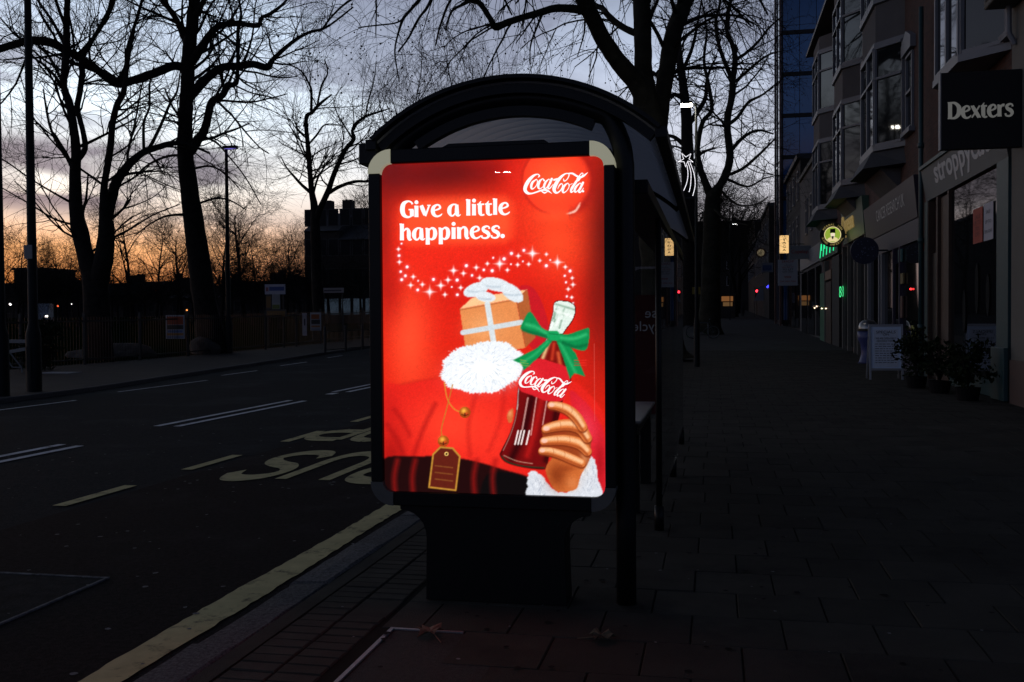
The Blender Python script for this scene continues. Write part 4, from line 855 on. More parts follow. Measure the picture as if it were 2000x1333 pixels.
# ---- multi-stemmed tree at the left edge
T0 = [([(192, 712, 60), (190, 640, 52), (186, 560, 46), (172, 515, 34), (154, 450, 28), (148, 400, 25), (147, 330, 21), (149, 300, 19), (142, 240, 16), (135, 200, 15), (125, 170, 13), (127, 130, 14), (130, 100, 14), (130, 50, 13), (132, 0, 11), (138, -80, 7)], None, 0),
      ([(152, 312, 12), (166, 291, 11), (163, 261, 10), (156, 234, 10), (151, 210, 11), (156, 180, 11), (160, 144, 10), (159, 118, 9), (178, 84, 8), (200, 44, 7), (216, 8, 5), (226, -50, 3)], 0, 1.5),
      ([(190, 560, 40), (202, 510, 36), (208, 450, 30), (205, 414, 22), (203, 370, 14), (210, 324, 13), (216, 285, 13), (220, 240, 12), (228, 207, 12), (240, 183, 11), (244, 166, 10), (250, 120, 7), (262, 60, 5)], 0, -1.5),
      ([(207, 430, 24), (218, 385, 21), (228, 355, 19), (245, 330, 17), (262, 312, 15), (282, 297, 13), (305, 289, 12), (340, 280, 10), (372, 284, 7), (410, 300, 4)], 2, 2),
      ([(281, 297, 6), (281, 240, 5), (292, 210, 4), (292, 168, 4), (300, 130, 2)], 3, 1), ([(290, 293, 7), (312, 250, 6), (332, 203, 5), (346, 178, 4), (352, 140, 2)], 3, -1.5),
      ([(142, 330, 8), (128, 300, 8), (116, 280, 7), (108, 264, 4), (99, 254, 2)], 0, -.8), ([(123, 175, 7), (108, 150, 6), (84, 126, 5), (60, 110, 3)], 0, -2), ([(124, 166, 6), (112, 140, 6), (95, 110, 5), (75, 92, 3)], 0, 2),
      ([(128, 90, 8), (104, 45, 6), (76, 4, 5), (50, -40, 3)], 0, 1.6), ([(131, 60, 7), (112, 10, 6), (100, -40, 4)], 0, -1.6), ([(146, 400, 6), (110, 380, 4), (60, 350, 3), (10, 315, 3), (-40, 290, 2)], 0, -2), ([(150, 440, 5), (110, 430, 4), (60, 400, 3), (0, 365, 2)], 0, 2.5),
      ([(210, 470, 6), (250, 450, 4), (300, 420, 3), (350, 400, 2)], 2, 2), ([(190, 545, 24), (176, 500, 14), (168, 455, 12), (160, 420, 9), (168, 390, 5), (172, 340, 3)], 0, 1.0)]
traced_tree('park_tree', T0, 33.0, 12, 'bare tree forking low into several crooked stems at the far left', LV, 1.9, m_bark)
T2 = [([(624, 672, 30), (622, 600, 24), (618, 520, 21), (616, 450, 19), (614, 405, 15), (608, 368, 11), (604, 316, 10), (601, 282, 9), (598, 231, 8), (610, 220, 7), (623, 205, 6), (648, 185, 3)], None, 0),
      ([(608, 222, 6), (608, 180, 5), (603, 163, 4), (586, 137, 3), (557, 125, 2)], 0, 1.5), ([(620, 205, 4), (628, 168, 4), (640, 143, 3), (634, 117, 2)], 0, -1.5),
      ([(617, 430, 14), (626, 405, 12), (640, 376, 11), (654, 336, 10), (674, 294, 9), (691, 272, 8), (688, 257, 6), (695, 242, 6), (714, 228, 5), (737, 220, 4), (762, 212, 2)], 0, -2),
      ([(638, 380, 8), (663, 365, 7), (694, 355, 6), (722, 355, 4), (750, 350, 2)], 3, 1.5), ([(606, 376, 7), (590, 362, 6), (577, 348, 5), (560, 328, 3), (548, 305, 1.6)], 0, -1), ([(603, 282, 4), (618, 265, 4), (635, 244, 3), (665, 245, 2)], 0, 1),
      ([(600, 280, 3), (585, 274, 3), (575, 258, 2), (560, 240, 1.5)], 0, -2), ([(688, 270, 4), (675, 250, 3), (660, 225, 2), (650, 200, 1.5)], 3, 1.5), ([(610, 390, 4), (620, 350, 4), (635, 325, 3), (650, 305, 1.6)], 0, 2), ([(714, 229, 3), (720, 195, 3), (730, 160, 2), (735, 120, 1.6)], 3, 1)]
traced_tree('park_tree', T2, 50.0, 13, 'slimmer bare tree forked into a wide V just left of the shelter', LV, 1.9, m_bark)
# ---- big plane tree on the near pavement behind the shelter
TA = [([(1300, 708, 118), (1297, 690, 88), (1291, 640, 74), (1285, 540, 66), (1280, 420, 62), (1277, 330, 60), (1274, 260, 58), (1262, 205, 52), (1257, 150, 38), (1256, 100, 34), (1255, 50, 35), (1253, 0, 34), (1248, -90, 26), (1252, -200, 16), (1240, -330, 8)], None, 0),
      ([(1268, 218, 40), (1244, 165, 36), (1215, 130, 34), (1187, 92, 33), (1168, 57, 32), (1149, 19, 31), (1128, -20, 28), (1090, -80, 22), (1030, -120, 16), (960, -120, 12), (890, -80, 9), (845, -25, 8)], 0, -6),
      ([(1278, 290, 40), (1286, 240, 36), (1293, 190, 33), (1302, 140, 33), (1310, 90, 34), (1322, 45, 34), (1338, 5, 30), (1360, -60, 24), (1400, -150, 15), (1430, -250, 8)], 0, 3),
      ([(1150, 22, 18), (1130, 19, 17), (1111, 17, 16), (1082, 17, 15), (1054, 25, 14), (1016, 36, 13), (987, 46, 14), (968, 54, 13), (957, 36, 11), (940, 11, 10), (924, 0, 9), (905, 9, 6), (882, 23, 5), (870, 60, 3)], 1, -2.5),
      ([(1246, 68, 14), (1212, 51, 13), (1187, 30, 12), (1177, 17, 11), (1160, 8, 9), (1146, -20, 6)], 0, 2),
      ([(845, -25, 8), (819, 0, 7), (800, 22, 6), (787, 38, 6), (778, 65, 4), (772, 91, 3.5), (772, 114, 3), (780, 161, 2)], 1, -1), ([(850, -20, 7), (835, 14, 6), (821, 32, 5), (810, 51, 5), (797, 76, 4), (778, 101, 3)], 1, 1.0), ([(787, 38, 4), (770, 46, 3), (735, 50, 3), (700, 54, 2)], 5, -1),
      ([(890, -80, 6), (850, -60, 6), (790, -50, 5), (740, -20, 4), (735, 30, 3), (734, 70, 2)], 1, 2), ([(845, -22, 5), (760, -28, 5), (700, -8, 5), (660, 20, 4), (625, 62, 3)], 1, -2), ([(960, -110, 6), (920, -60, 5), (880, 0, 5), (860, 50, 4), (850, 90, 2)], 1, 2.5),
      ([(1060, 26, 5), (1046, 60, 4), (1036, 90, 3), (1035, 125, 2)], 3, 1), ([(1144, 20, 5), (1142, 50, 4), (1140, 70, 3), (1128, 110, 2)], 1, 1.5), ([(1187, 80, 5), (1168, 90, 4), (1164, 115, 3), (1150, 150, 2)], 1, 2),
      ([(1350, -40, 10), (1420, -60, 7), (1470, -20, 5), (1500, 30, 3)], 2, 2), ([(1252, -60, 12), (1180, -130, 9), (1100, -170, 7), (1030, -160, 5)], 0, 4), ([(1030, -118, 7), (1000, -60, 6), (985, -10, 5), (1000, 30, 3)], 1, 2)]
LVP = [(0, (1.4, 3.4), (35, 80), 9, .10, (0, 0, -.06), .40, .012), (4.4, (.9, 2.3), (25, 60), 7, .12, (0, 0, -.11), .6, .0065), (3.2, (.6, 1.5), (20, 55), 6, .14, (0, 0, -.14), .7, .0040)]
traced_tree('plane_tree', TA, 33.3, 14, 'massive plane tree on the pavement behind the shelter with hanging seed balls', LVP, 1.3, m_plane, balls=1100, skip=.5)
TB = [([(1384, 652, 62), (1386, 630, 44), (1388, 560, 38), (1390, 480, 35), (1391, 420, 33), (1393, 385, 28), (1405, 365, 17), (1417, 342, 16), (1426, 305, 15), (1420, 241, 14), (1429, 191, 13), (1431, 158, 12), (1436, 117, 11), (1431, 90, 9), (1420, 61, 8), (1424, 20, 6), (1440, -40, 4)], None, 0),
      ([(1391, 390, 18), (1375, 350, 14), (1367, 327, 13), (1362, 290, 11), (1372, 240, 9), (1390, 215, 8), (1385, 170, 7), (1375, 120, 6), (1380, 60, 4), (1370, 0, 3)], 0, 2),
      ([(1428, 152, 9), (1413, 115, 8), (1402, 79, 7), (1398, 41, 6), (1407, 0, 5), (1400, -60, 3)], 0, -2), ([(1436, 118, 7), (1461, 101, 6), (1485, 77, 5), (1503, 54, 4), (1530, 30, 2)], 0, 2.5), ([(1430, 165, 6), (1470, 130, 5), (1500, 108, 4), (1530, 100, 2)], 0, -2),
      ([(1420, 245, 8), (1440, 230, 7), (1462, 200, 6), (1490, 185, 4), (1520, 160, 3)], 0, -2.5), ([(1424, 300, 8), (1450, 270, 7), (1480, 255, 5), (1510, 262, 3)], 0, 3), ([(1415, 345, 7), (1450, 330, 6), (1485, 300, 5), (1515, 270, 3)], 0, -3), ([(1372, 345, 7), (1350, 310, 6), (1330, 290, 4), (1310, 285, 3)], 1, -2), ([(1420, 350, 6), (1460, 365, 4), (1490, 350, 3), (1510, 345, 2)], 0, 3),
      ([(1405, 370, 5), (1440, 400, 4), (1475, 400, 3), (1500, 385, 2)], 0, -3), ([(1391, 405, 5), (1420, 430, 4), (1460, 440, 3)], 0, -3.5)]
LVB = [(0, (1.2, 3.2), (35, 80), 8, .13, (0, 0, .0), .42, .016), (4.4, (.8, 2.0), (25, 70), 6, .15, (0, 0, -.03), .6, .009), (3.4, (.5, 1.4), (20, 60), 5, .16, (0, 0, -.06), .7, .007)]
traced_tree('street_tree', TB, 58.0, 15, 'bare street tree with a greenish V-fork beside the lit lamp column', LVB, 2.1, m_plane, balls=500, skip=.4)
TC = [([(1352, 640, 40), (1348, 560, 32), (1345, 400, 28), (1342, 300, 24), (1341, 240, 22), (1337, 190, 18), (1330, 135, 15), (1325, 90, 12), (1328, 30, 9), (1322, -50, 5)], None, 0),
      ([(1340, 250, 12), (1365, 215, 10), (1378, 190, 8), (1382, 150, 6), (1400, 110, 3)], 0, 3), ([(1338, 195, 10), (1318, 185, 8), (1300, 190, 5), (1280, 180, 3)], 0, -3), ([(1342, 290, 10), (1320, 270, 8), (1300, 262, 5), (1270, 240, 3)], 0, 2), ([(1332, 140, 8), (1350, 100, 7), (1362, 50, 5), (1370, 0, 3)], 0, -2.5), ([(1345, 330, 8), (1370, 300, 6), (1395, 290, 4)], 0, -3)]
traced_tree('street_tree', TC, 78.0, 16, 'farther dark street tree directly behind the lit lamp head', LVB, 2.2, m_bark, skip=.35)

# ---- untraced trees: whole trees grown from the root
def wild_mesh(seed, h, r, nl, spread, up, dens, lv):
    g = np.random.default_rng(seed); n = 12
    P = grow(np.zeros((1, 3)), np.array([[0, 0, 1.]]), np.array([h*.75]), n, .06, (0, 0, .1), g); Rr = (r*np.linspace(1, .25, n)**1.1)[None]; Rr[0, 0] *= 1.5
    parts = [tubes(P, Rr, 8)]
    P0, D, r0 = spawn(P, Rr, np.array([nl]), spread, g, .28)
    L1 = grow(P0, D, g.uniform(.26, .5, nl)*h*(1.15-P0[:, 2]/h*.6), 10, .12, (0, 0, up), g); R1 = (r0*.55)[:, None]*np.linspace(1, .25, 10)[None]
    parts.append(tubes(L1, R1, 6)); V, F = joinVF(parts); tr = pts_mesh('trunk', V, F, m_bark)
    ln = np.linalg.norm(np.diff(L1, axis=1), axis=2).sum(1)
    allP = L1; tw, _ = twigs(allP, R1, [(ln*dens, *lv[0][1:])]+lv[1:], g); V, F = joinVF(tw)
    return tr, pts_mesh('crown', V, F, m_twig)
LVW = [(0, (1.2, 2.8), (30, 70), 6, .16, (0, 0, .06), .45, .016), (3.6, (.8, 1.8), (25, 65), 5, .2, (0, 0, .03), .6, .011), (2.6, (.5, 1.3), (20, 60), 4, .18, (0, 0, .0), .7, .008)]
LVF = [(0, (1.4, 3.2), (30, 75), 5, .18, (0, 0, .02), .45, .022), (4.0, (1.0, 2.2), (25, 65), 4, .22, (0, 0, .0), .6, .015), (2.6, (.7, 1.6), (20, 60), 3, .22, (0, 0, -.02), .7, .011)]
WM = [wild_mesh(21, 19, .34, 15, (25, 55), .10, 2.0, LVW), wild_mesh(22, 16, .30, 13, (30, 65), .05, 1.6, LVF), wild_mesh(23, 14, .26, 14, (30, 70), .03, 1.7, LVF), wild_mesh(24, 11, .2, 14, (35, 80), .02, 2.0, LVF)]
def wild(name, u, Y, k, s, label, group, rot=None, X=None):
    x = at(u, 600, Y)[0] if X is None else X
    root = empty(name, (x, Y, tz(Y)-.05), label, 'tree', group)
    for nm, me in zip(('trunk', 'crown'), WM[k]):
        o = bpy.data.objects.new(nm, me); col.objects.link(o); o.parent = root
    root.rotation_euler = (0, 0, rng.uniform(0, 6.3) if rot is None else rot); root.scale = (s, s, s*rng.uniform(.92, 1.08)); return root
gA = 'bare trees whose tops show over the shelter roof'
for u, Y, s, lb_ in ((800, 66, 1.0, 'leftmost'), (872, 74, 1.12, 'middle one'), (946, 64, .96, 'rightmost')): wild('park_tree', u, Y, 0, s, 'bare tree fanning up above the shelter roof, %s of the three' % lb_, gA)
gB = 'distant bare trees across the park'
for i, u in enumerate((8, 48, 95, 122, 168, 235, 262, 300, 322, 352, 428, 452, 478, 506, 530, 556, 575, 600, 648, 690, 715, 740)):
    wild('park_tree', u+rng.uniform(-8, 8), rng.uniform(96, 134), 1+i % 3, rng.uniform(.70, .95), 'distant bare tree in the thicket before the orange afterglow', gB)
for i in range(25):
    wild('park_tree', -20+i*30+rng.uniform(-9, 9), rng.uniform(70, 100), 3, rng.uniform(.50, .78), 'low dense bare tree in the dark undergrowth across the park', 'low dense trees in the dark undergrowth')
gC = 'far bare trees lining the street'
for X, Y, s, lb_ in ((-1.2, 92, 1.0, 'first far bare tree on the near pavement beyond the V-forked tree'), (-1.3, 112, 1.0, 'second far bare tree on the near pavement beyond the V-forked tree'), (-1.4, 134, 1.1, 'third far bare tree on the near pavement beyond the V-forked tree'), (-16.8, 92, 1.0, 'nearest far bare tree across the road seen under the shelter roof'), (-17.2, 118, 1.05, 'middle far bare tree across the road seen under the shelter roof'), (-16.5, 150, 1.1, 'farthest bare tree across the road seen under the shelter roof'), (2.2, 112, 1.0, 'bare tree on the pavement nearer the shops far up the street'), (3.0, 138, 1.15, 'second bare tree nearer the shops far up the street'), (2.5, 164, 1.1, 'bare tree closing the end of the street before the last buildings')): wild('street_tree', 0, Y, 1, s, lb_, gC, X=X)

# ================================================================== LEFT SIDE OF THE STREET
m_post = M('dark_green_post', (.007, .010, .010), .6, spec=.2, var=.2, scale=4)
m_iron = M('black_iron', (.012, .013, .013), .5)
m_led = EM('cool_lamp', (.9, .95, 1.0), 9.0)
def onX(u, v, X): d = ray(u, v); return np.array([0, 0, EYE])+d*(X/d[0])
def column(name, p, h, r, label, head=None, group=None):
    root = empty(name, p, label, 'lamp post', group); x, y, z = p
    MB().lathe([(r*1.55, 0), (r*1.55, 1.25), (r*1.25, 1.38), (r, 1.5), (r*.62, h), (.0, h+.01)], p, 14).build('column', m_post, root, smooth=True)
    MB().box(x-r*.5, x+r*.5, y-r*1.62, y-r*1.5, z+.45, z+1.0).build('access_door', m_post, root)
    return root
p = atg(67, 765); la = column('lamp_post', tuple(p), 10.5, .105, 'thick dark lamp column on the far kerb, second from the left edge')
MB().box(p[0]-.1, p[0]+.1, p[1]-.13, p[1]-.115, p[2]+2.9, p[2]+3.2).build('number_plate', M('dull_plate', (.18, .2, .22), .6), la)
p = atg(3, 774); lb = column('lamp_post', tuple(p), 10.5, .105, 'dark column cut by the left edge of the picture')
for q, r0 in ((la, la.location), (lb, lb.location)):
    b = MB(); b.tube([(r0[0], r0[1], r0[2]+10.45), (r0[0]+.5, r0[1], r0[2]+10.7), (r0[0]+1.1, r0[1], r0[2]+10.75)], .04, 8); b.box(r0[0]+1.1, r0[0]+1.7, r0[1]-.14, r0[1]+.14, r0[2]+10.68, r0[2]+10.80); b.build('lamp_arm', m_post, q)
p = atg(447, 690); q = at(444, 290, p[1]); lc = column('lamp_post', tuple(p), q[2]-p[2], .10, 'slim lamp column with a small dark head against the pale sky')
b = MB(); b.box(q[0]-.16, q[0]+.42, p[1]-.13, p[1]+.13, q[2]-.02, q[2]+.09); b.add([(q[0]+.42, p[1]-.1, q[2]+.06), (q[0]+.42, p[1]+.1, q[2]+.06), (q[0]+1.0, p[1], q[2]+.02)], [(0, 1, 2)]); b.build('lamp_head', m_post, lc)
MB().box(q[0]-.10, q[0]+.36, p[1]-.09, p[1]+.09, q[2]-.04, q[2]-.021).build('diode_panel', EM('violet_diode', (.25, .2, .9), .6, False), lc)

# park railings
fe = empty('park_railings', (-20.5, 36, 0), 'black iron park railings running along the back of the far pavement', 'railings')
bars = MB(); yv = 25.0; n = 0
while yv < 62:
    x = ff(yv)
    bars.tube([(x, yv, tz(yv)), (x, yv, tz(yv)+1.62)], .010, 4)
    if n % 20 == 0: MB().box(x-.04, x+.04, yv-.1, yv-.02, tz(yv)-.05, tz(yv)+1.75).build('post', m_iron, fe)
    yv += .135; n += 1
tag(bars.build('railing_bars', m_iron, fe), kind='stuff')
for hz in (.18, 1.48):
    b = MB(); ys = np.arange(25, 62.1, 1.0)
    for a_, b_ in zip(ys[:-1], ys[1:]): b.bar((ff(a_), a_, tz(a_)+hz), (ff(b_), b_, tz(b_)+hz), .02, .05)
    b.build('rail', m_iron, fe)
gd = empty('guard_rail', (-15.4, 41, .2), 'black pedestrian guard rail on the far kerb beside the shelter edge', 'guard rail')
gp = [(atg(635, 690)), (atg(675, 686.3)), (atg(708, 683.4)), (atg(734, 681.5)), (atg(756, 680))]
for i, p in enumerate(gp):
    MB().lathe([(.06, 0), (.06, .98), (.075, 1.0), (.06, 1.06), (.02, 1.1)], tuple(p), 8).build('post', m_iron, gd)
    if i:
        a_, b_ = gp[i-1], p; bb = MB()
        for t in np.linspace(.06, .94, 14): c = a_+(b_-a_)*t; bb.tube([c+(0, 0, .12), c+(0, 0, .86)], .008, 4)
        bb.build('infill_bars', m_iron, gd)
        for hz in (.12, .86): MB().bar(a_+(0, 0, hz), b_+(0, 0, hz), .03, .04).build('rail', m_iron, gd)

# boards and posters on the railings
def board(name, u0, v0, u1, v1, Y, stripes, label, cat, fc=(.3, .31, .33), legs=False, dy=-.05):
    a = at(u0, v0, Y); c = at(u1, v1, Y); root = empty(name, ((a[0]+c[0])/2, Y+dy, c[2]), label, cat)
    MB().box(a[0], c[0], Y+dy, Y+dy+.03, c[2], a[2]).build('panel', M('board_'+str(int(u0)), fc, .7, var=.12, scale=4), root)
    for i, (x0, x1, z0, z1, cc) in enumerate(stripes):
        MB().box(a[0]+(c[0]-a[0])*x0, a[0]+(c[0]-a[0])*x1, Y+dy-.006, Y+dy-.002, c[2]+(a[2]-c[2])*z0, c[2]+(a[2]-c[2])*z1).build('print', M('print_%d_%d' % (u0, i), cc, .8), root)
    if legs:
        for x in (a[0]+.12, c[0]-.12): MB().tube([(x, Y+.02, tz(Y)), (x, Y+.02, a[2])], .035, 8).build('post', m_iron, root)
    return root
board('fence_poster', 325, 616, 362, 662, 35.2, [(.06, .94, .60, .94, (.34, .07, .03)), (.06, .94, .40, .58, (.05, .045, .04)), (.10, .9, .26, .36, (.12, .17, .32)), (.06, .94, .14, .24, (.36, .18, .06)), (.06, .94, .03, .11, (.16, .19, .28))], 'orange-red and blue event poster tied to the railings left of the big tree', 'poster')
board('notice_board', 518, 556, 558, 575, 42.5, [(.22, .95, .35, .75, (.05, .08, .24)), (.05, .18, .3, .7, (.25, .1, .12))], 'white headed park notice board with blue title on the railings', 'notice board', (.34, .35, .42), True)
board('park_notice', 532, 575.5, 548, 604, 42.5, [(.1, .9, .4, .95, (.22, .23, .24)), (.05, .95, .02, .3, (.12, .15, .04))], 'narrow pale notice panel hanging under the blue-titled board', 'notice board', (.25, .26, .26))
board('park_notice', 520, 577, 531, 604, 42.5, [(.1, .9, .1, .9, (.16, .09, .03))], 'brown notice panel at the left below the blue-titled board', 'notice board', (.06, .05, .04))
board('park_notice', 520, 605, 560, 620, 42.5, [(.05, .95, .1, .8, (.05, .075, .02))], 'wide green notice panel lowest under the blue-titled board', 'notice board', (.10, .11, .07))
board('fence_sign', 591, 612, 600, 656, 44.4, [(.4, .7, .45, .75, (.03, .03, .05))], 'tall narrow white sign on the railings', 'sign', (.36, .33, .35))
board('fence_poster', 606.5, 611, 628, 646, 44.8, [(.1, .85, .64, .9, (.30, .09, .03)), (.1, .9, .36, .6, (.04, .04, .04)), (.1, .9, .18, .28, (.32, .15, .07)), (.05, .95, .02, .12, (.2, .22, .26))], 'smaller orange poster on the railings right of the white sign', 'poster')
board('shop_banner', 629, 563, 672, 572, 60, [(.1, .9, .3, .6, (.05, .05, .06))], 'long pale banner sign over the distant white frontage', 'sign', (.22, .20, .20), True)
# trestle barrier, logs, boulder, shrub
br = empty('trestle_barrier', tuple(atg(20, 728)), 'grey trestle barrier with slanted legs at the left edge of the far pavement', 'barrier'); Yb = atg(20, 728)[1]
m_tr = M('grey_galvanised', (.16, .18, .19), .5, .5)
def pxl(*P): return [at(u, v, Yb) for u, v in P]
for P in (((2, 667), (50, 667)), ((4, 690), (50, 682))): a_, b_ = pxl(*P); MB().bar(a_, b_, .05, .10).build('rail', m_tr, br)
for P in (((20, 690), (42, 718), (43, 728)), ((18, 708), (24, 718), (40, 718))): MB().tube(pxl(*P), .022, 6).build('leg', m_tr, br)
def rock(name, u, v, sx_, sy_, sz_, seed, label, mat, cat):
    g = np.random.default_rng(seed); bm = bmesh.new(); bmesh.ops.create_icosphere(bm, subdivisions=3, radius=1)
    for vt in bm.verts:
        n = 1+.14*math.sin(3*vt.co.x+seed)+.12*math.cos(4*vt.co.y+vt.co.z*3)+g.normal(0, .025); vt.co *= n; vt.co = Vector((vt.co.x*sx_, vt.co.y*sy_, max(vt.co.z, -.5)*sz_))
    me = bpy.data.meshes.new(name); bm.to_mesh(me); bm.free(); me.materials.append(mat); o = meshobj(name, me); p = atg(u, v); o.location = (p[0], p[1], p[2]+sz_*.4); return tag(o, label, cat)
m_rock = M('pale_stone', (.06, .058, .054), .95, var=.4, scale=3, bump=.6, bscale=12)
rock('boulder', 402, 692, .62, .5, .5, 3, 'rounded boulder at the foot of the thick tree by the railings', m_rock, 'boulder')
rock('boulder', 232, 698, 1.3, .5, .45, 5, 'long low pale boulder on the grass behind the railings', m_rock, 'boulder')
rock('boulder', 168, 700, .8, .4, .28, 6, 'small flat stone on the grass left of the long boulder', m_rock, 'boulder')
def leafy(name, p, h, w_, n, mat, label, cat, pot=None, group=None, seed=1, ls=.06):
    g = np.random.default_rng(seed); root = empty(name, p, label, cat, group); b = MB(); z0 = p[2]+(.22 if pot else 0)
    for k in range(9):
        a = g.uniform(0, 6.3); b.tube([(p[0], p[1], z0), (p[0]+math.cos(a)*w_*.3, p[1]+math.sin(a)*w_*.3, z0+h*.5), (p[0]+math.cos(a)*w_*.6, p[1]+math.sin(a)*w_*.6, z0+h*g.uniform(.7, 1))], [.014, .01, .005], 4)
    b.build('stem', m_twig, root)
    nc = 14; cc = np.stack([g.normal(0, w_*.55, nc), g.normal(0, w_*.55, nc), g.uniform(.12, 1.0, nc)*h], 1); k_ = g.integers(0, nc, n)
    C = cc[k_]+g.normal(0, 1, (n, 3))*np.array([w_*.26, w_*.26, h*.10]); C[:, 2] = np.maximum(C[:, 2], .02); C += np.array([p[0], p[1], z0])
    u = norm(g.normal(0, 1, (n, 3))); v = norm(np.cross(u, g.normal(0, 1, (n, 3)))); s = (ls*g.uniform(.6, 1.4, n))[:, None]
    V = np.stack([C-u*s, C+v*s*.5, C+u*s, C-v*s*.5], 1).reshape(-1, 3); meshobj('foliage', pts_mesh('foliage', V, np.arange(4*n).reshape(n, 4), mat, False), root)
    if pot: MB().lathe([(.0, 0), (pot*.8, 0), (pot, .24), (pot*.92, .24), (pot*.88, .20), (0, .20)], p, 16).build('pot', M('dark_pot', (.010, .010, .011), .8, spec=.1), root, smooth=False)
    return root
m_leaf = M('dark_evergreen_leaf', (.012, .020, .008), .8, spec=.1, var=.4, scale=20)
leafy('shrub', tuple(atg(88, 724)), 1.35, .55, 1500, m_leaf, 'dark rounded shrub beside the thick lamp column', 'shrub', seed=4)
o = MB().box(-.5, .5, -.3, .3, 0, .02).build('flattened_card', M('pale_card', (.34, .35, .36), .9)); o.location = atg(118, 729); tag(o, 'flattened pale card lying on the far pavement by the shrub', 'litter')

# houses across the park
m_brk = M('dark_stock_brick', (.024, .018, .015), .9, var=.2, scale=1, brick=(.024, .022, .02)); m_slate = M('slate_roof', (.035, .037, .042), .7, var=.2, scale=2); m_pane = M('window_glass', (.012, .014, .016), .04, spec=.6); m_stuc = M('painted_stucco', (.30, .30, .30), .8, var=.12, scale=1); m_fp = M('dull_far_pane', (.012, .013, .015), .6, spec=.1); m_wf = M('dull_window_frame', (.04, .04, .04), .8)
def house(u0, u1, vtop, Y, label, rows, cols, seed, gable=True, wall=None, lit=(), fh=2.9):
    a = at(u0, 600, Y); c = at(u1, 600, Y); zb = tz(Y)-.2; zt = at((u0+u1)/2, vtop, Y)[2]; g = random.Random(seed)
    root = empty('terrace_house' if gable else 'apartment_block', ((a[0]+c[0])/2, Y, zb), label, 'house' if gable else 'building')
    ze = zt-(2.2 if gable else .4); wl = MB().box(a[0], c[0], Y, Y+9, zb, ze).build('wall', wall or m_brk, root)
    if gable:
        rf = MB().prism([(Y-.3, ze), (Y+4.5, zt), (Y+9.3, ze)], lambda p, q, d: (d, p, q), a[0]-.001, c[0]+.001).build('roof', m_slate, root)
        for x in (a[0]+.7, c[0]-.7): MB().box(x-.5, x+.5, Y+4, Y+5, zt-.9, zt+1.3).build('chimney', m_brk, rf)
    else: MB().box(a[0]-.2, c[0]+.2, Y-.2, Y+9.2, ze, zt).build('roof', m_slate, root)
    W_ = c[0]-a[0]
    for r in range(rows):
        for k in range(cols):
            x = a[0]+W_*(k+.5)/cols; z = zb+1.0+r*fh; lm = EM('pale_lit_window', (.35, .52, .75), .05, False) if (r, k) in lit else m_pane
            lm = m_fp if lm is m_pane else lm; wi = MB().box(x-.55, x+.55, Y-.03, Y-.005, z, z+1.7).build('window', m_wf, root); MB().box(x-.46, x+.46, Y-.045, Y-.032, z+.08, z+1.62).build('pane', lm, wi)
    return root
house(596, 664, 408, 92, 'dark pitched-roof house behind the V-forked tree', 4, 3, 1, lit=((0, 1), (0, 2)))
house(664, 735, 424, 92, 'dark pitched-roof house next to the shelter with pale ground-floor windows', 4, 3, 2, lit=((0, 0), (0, 1), (0, 2)))
house(735, 800, 430, 92, 'dark house half hidden by the advert frame', 4, 3, 3)
house(-60, 26, 552, 150, 'low house at the left edge across the park', 2, 4, 4); house(28, 82, 523, 146, 'flat-roofed block behind the left lamp columns', 3, 3, 5, False, lit=((0, 2),))
house(84, 150, 545, 150, 'low house right of the flat-roofed block across the park', 2, 3, 6, lit=((0, 0),)); house(150, 240, 552, 150, 'low house behind the forking left tree', 2, 4, 7); house(240, 330, 548, 152, 'low house left of the thick tree across the park', 2, 4, 8)
house(330, 430, 556, 150, 'low house directly behind the thick tree', 2, 4, 9); house(430, 520, 548, 150, 'low house behind the slim lamp column', 2, 4, 10); house(520, 598, 540, 148, 'low house left of the two tall dark houses', 2, 3, 11)
# lights and vehicles far across the park
def far_lamp(u, v, label, c=(1, .95, .9), s=6, r=.17):
    Y = 118; p = at(u, v, Y); zb = tz(Y); root = empty('street_lamp', (p[0], Y, zb), label, 'street lamp', 'tiny lit lamps across the park')
    MB().tube([(p[0], Y, zb), (p[0], Y, p[2])], .05, 6).build('column', m_post, root); MB().lathe([(0, -r), (r*.8, -r*.6), (r, 0), (r*.6, r*.7), (0, r)], (p[0], Y, p[2]+r*.5), 10).build('lantern', EM('lantern_%d' % u, c, s, False), root)
far_lamp(20, 596, 'tiny white lamp far across the park, leftmost'); far_lamp(77, 599, 'tiny white lamp just right of the left column'); far_lamp(140, 595, 'tiny dim white lamp left of the forking tree', s=2, r=.1); far_lamp(230, 613, 'tiny paired-white lamp between the two big trees', s=3, r=.13)
far_lamp(113, 599, 'tiny red lamp across the park', (1, .15, .05), 2.5, .13); far_lamp(305, 568, 'tiny dark red lamp left of the thick tree', (1, .05, .03), 1.0, .14); far_lamp(365, 607, 'tiny orange lamp at the right of the thick trunk', (1, .35, .08), 1.5, .13)
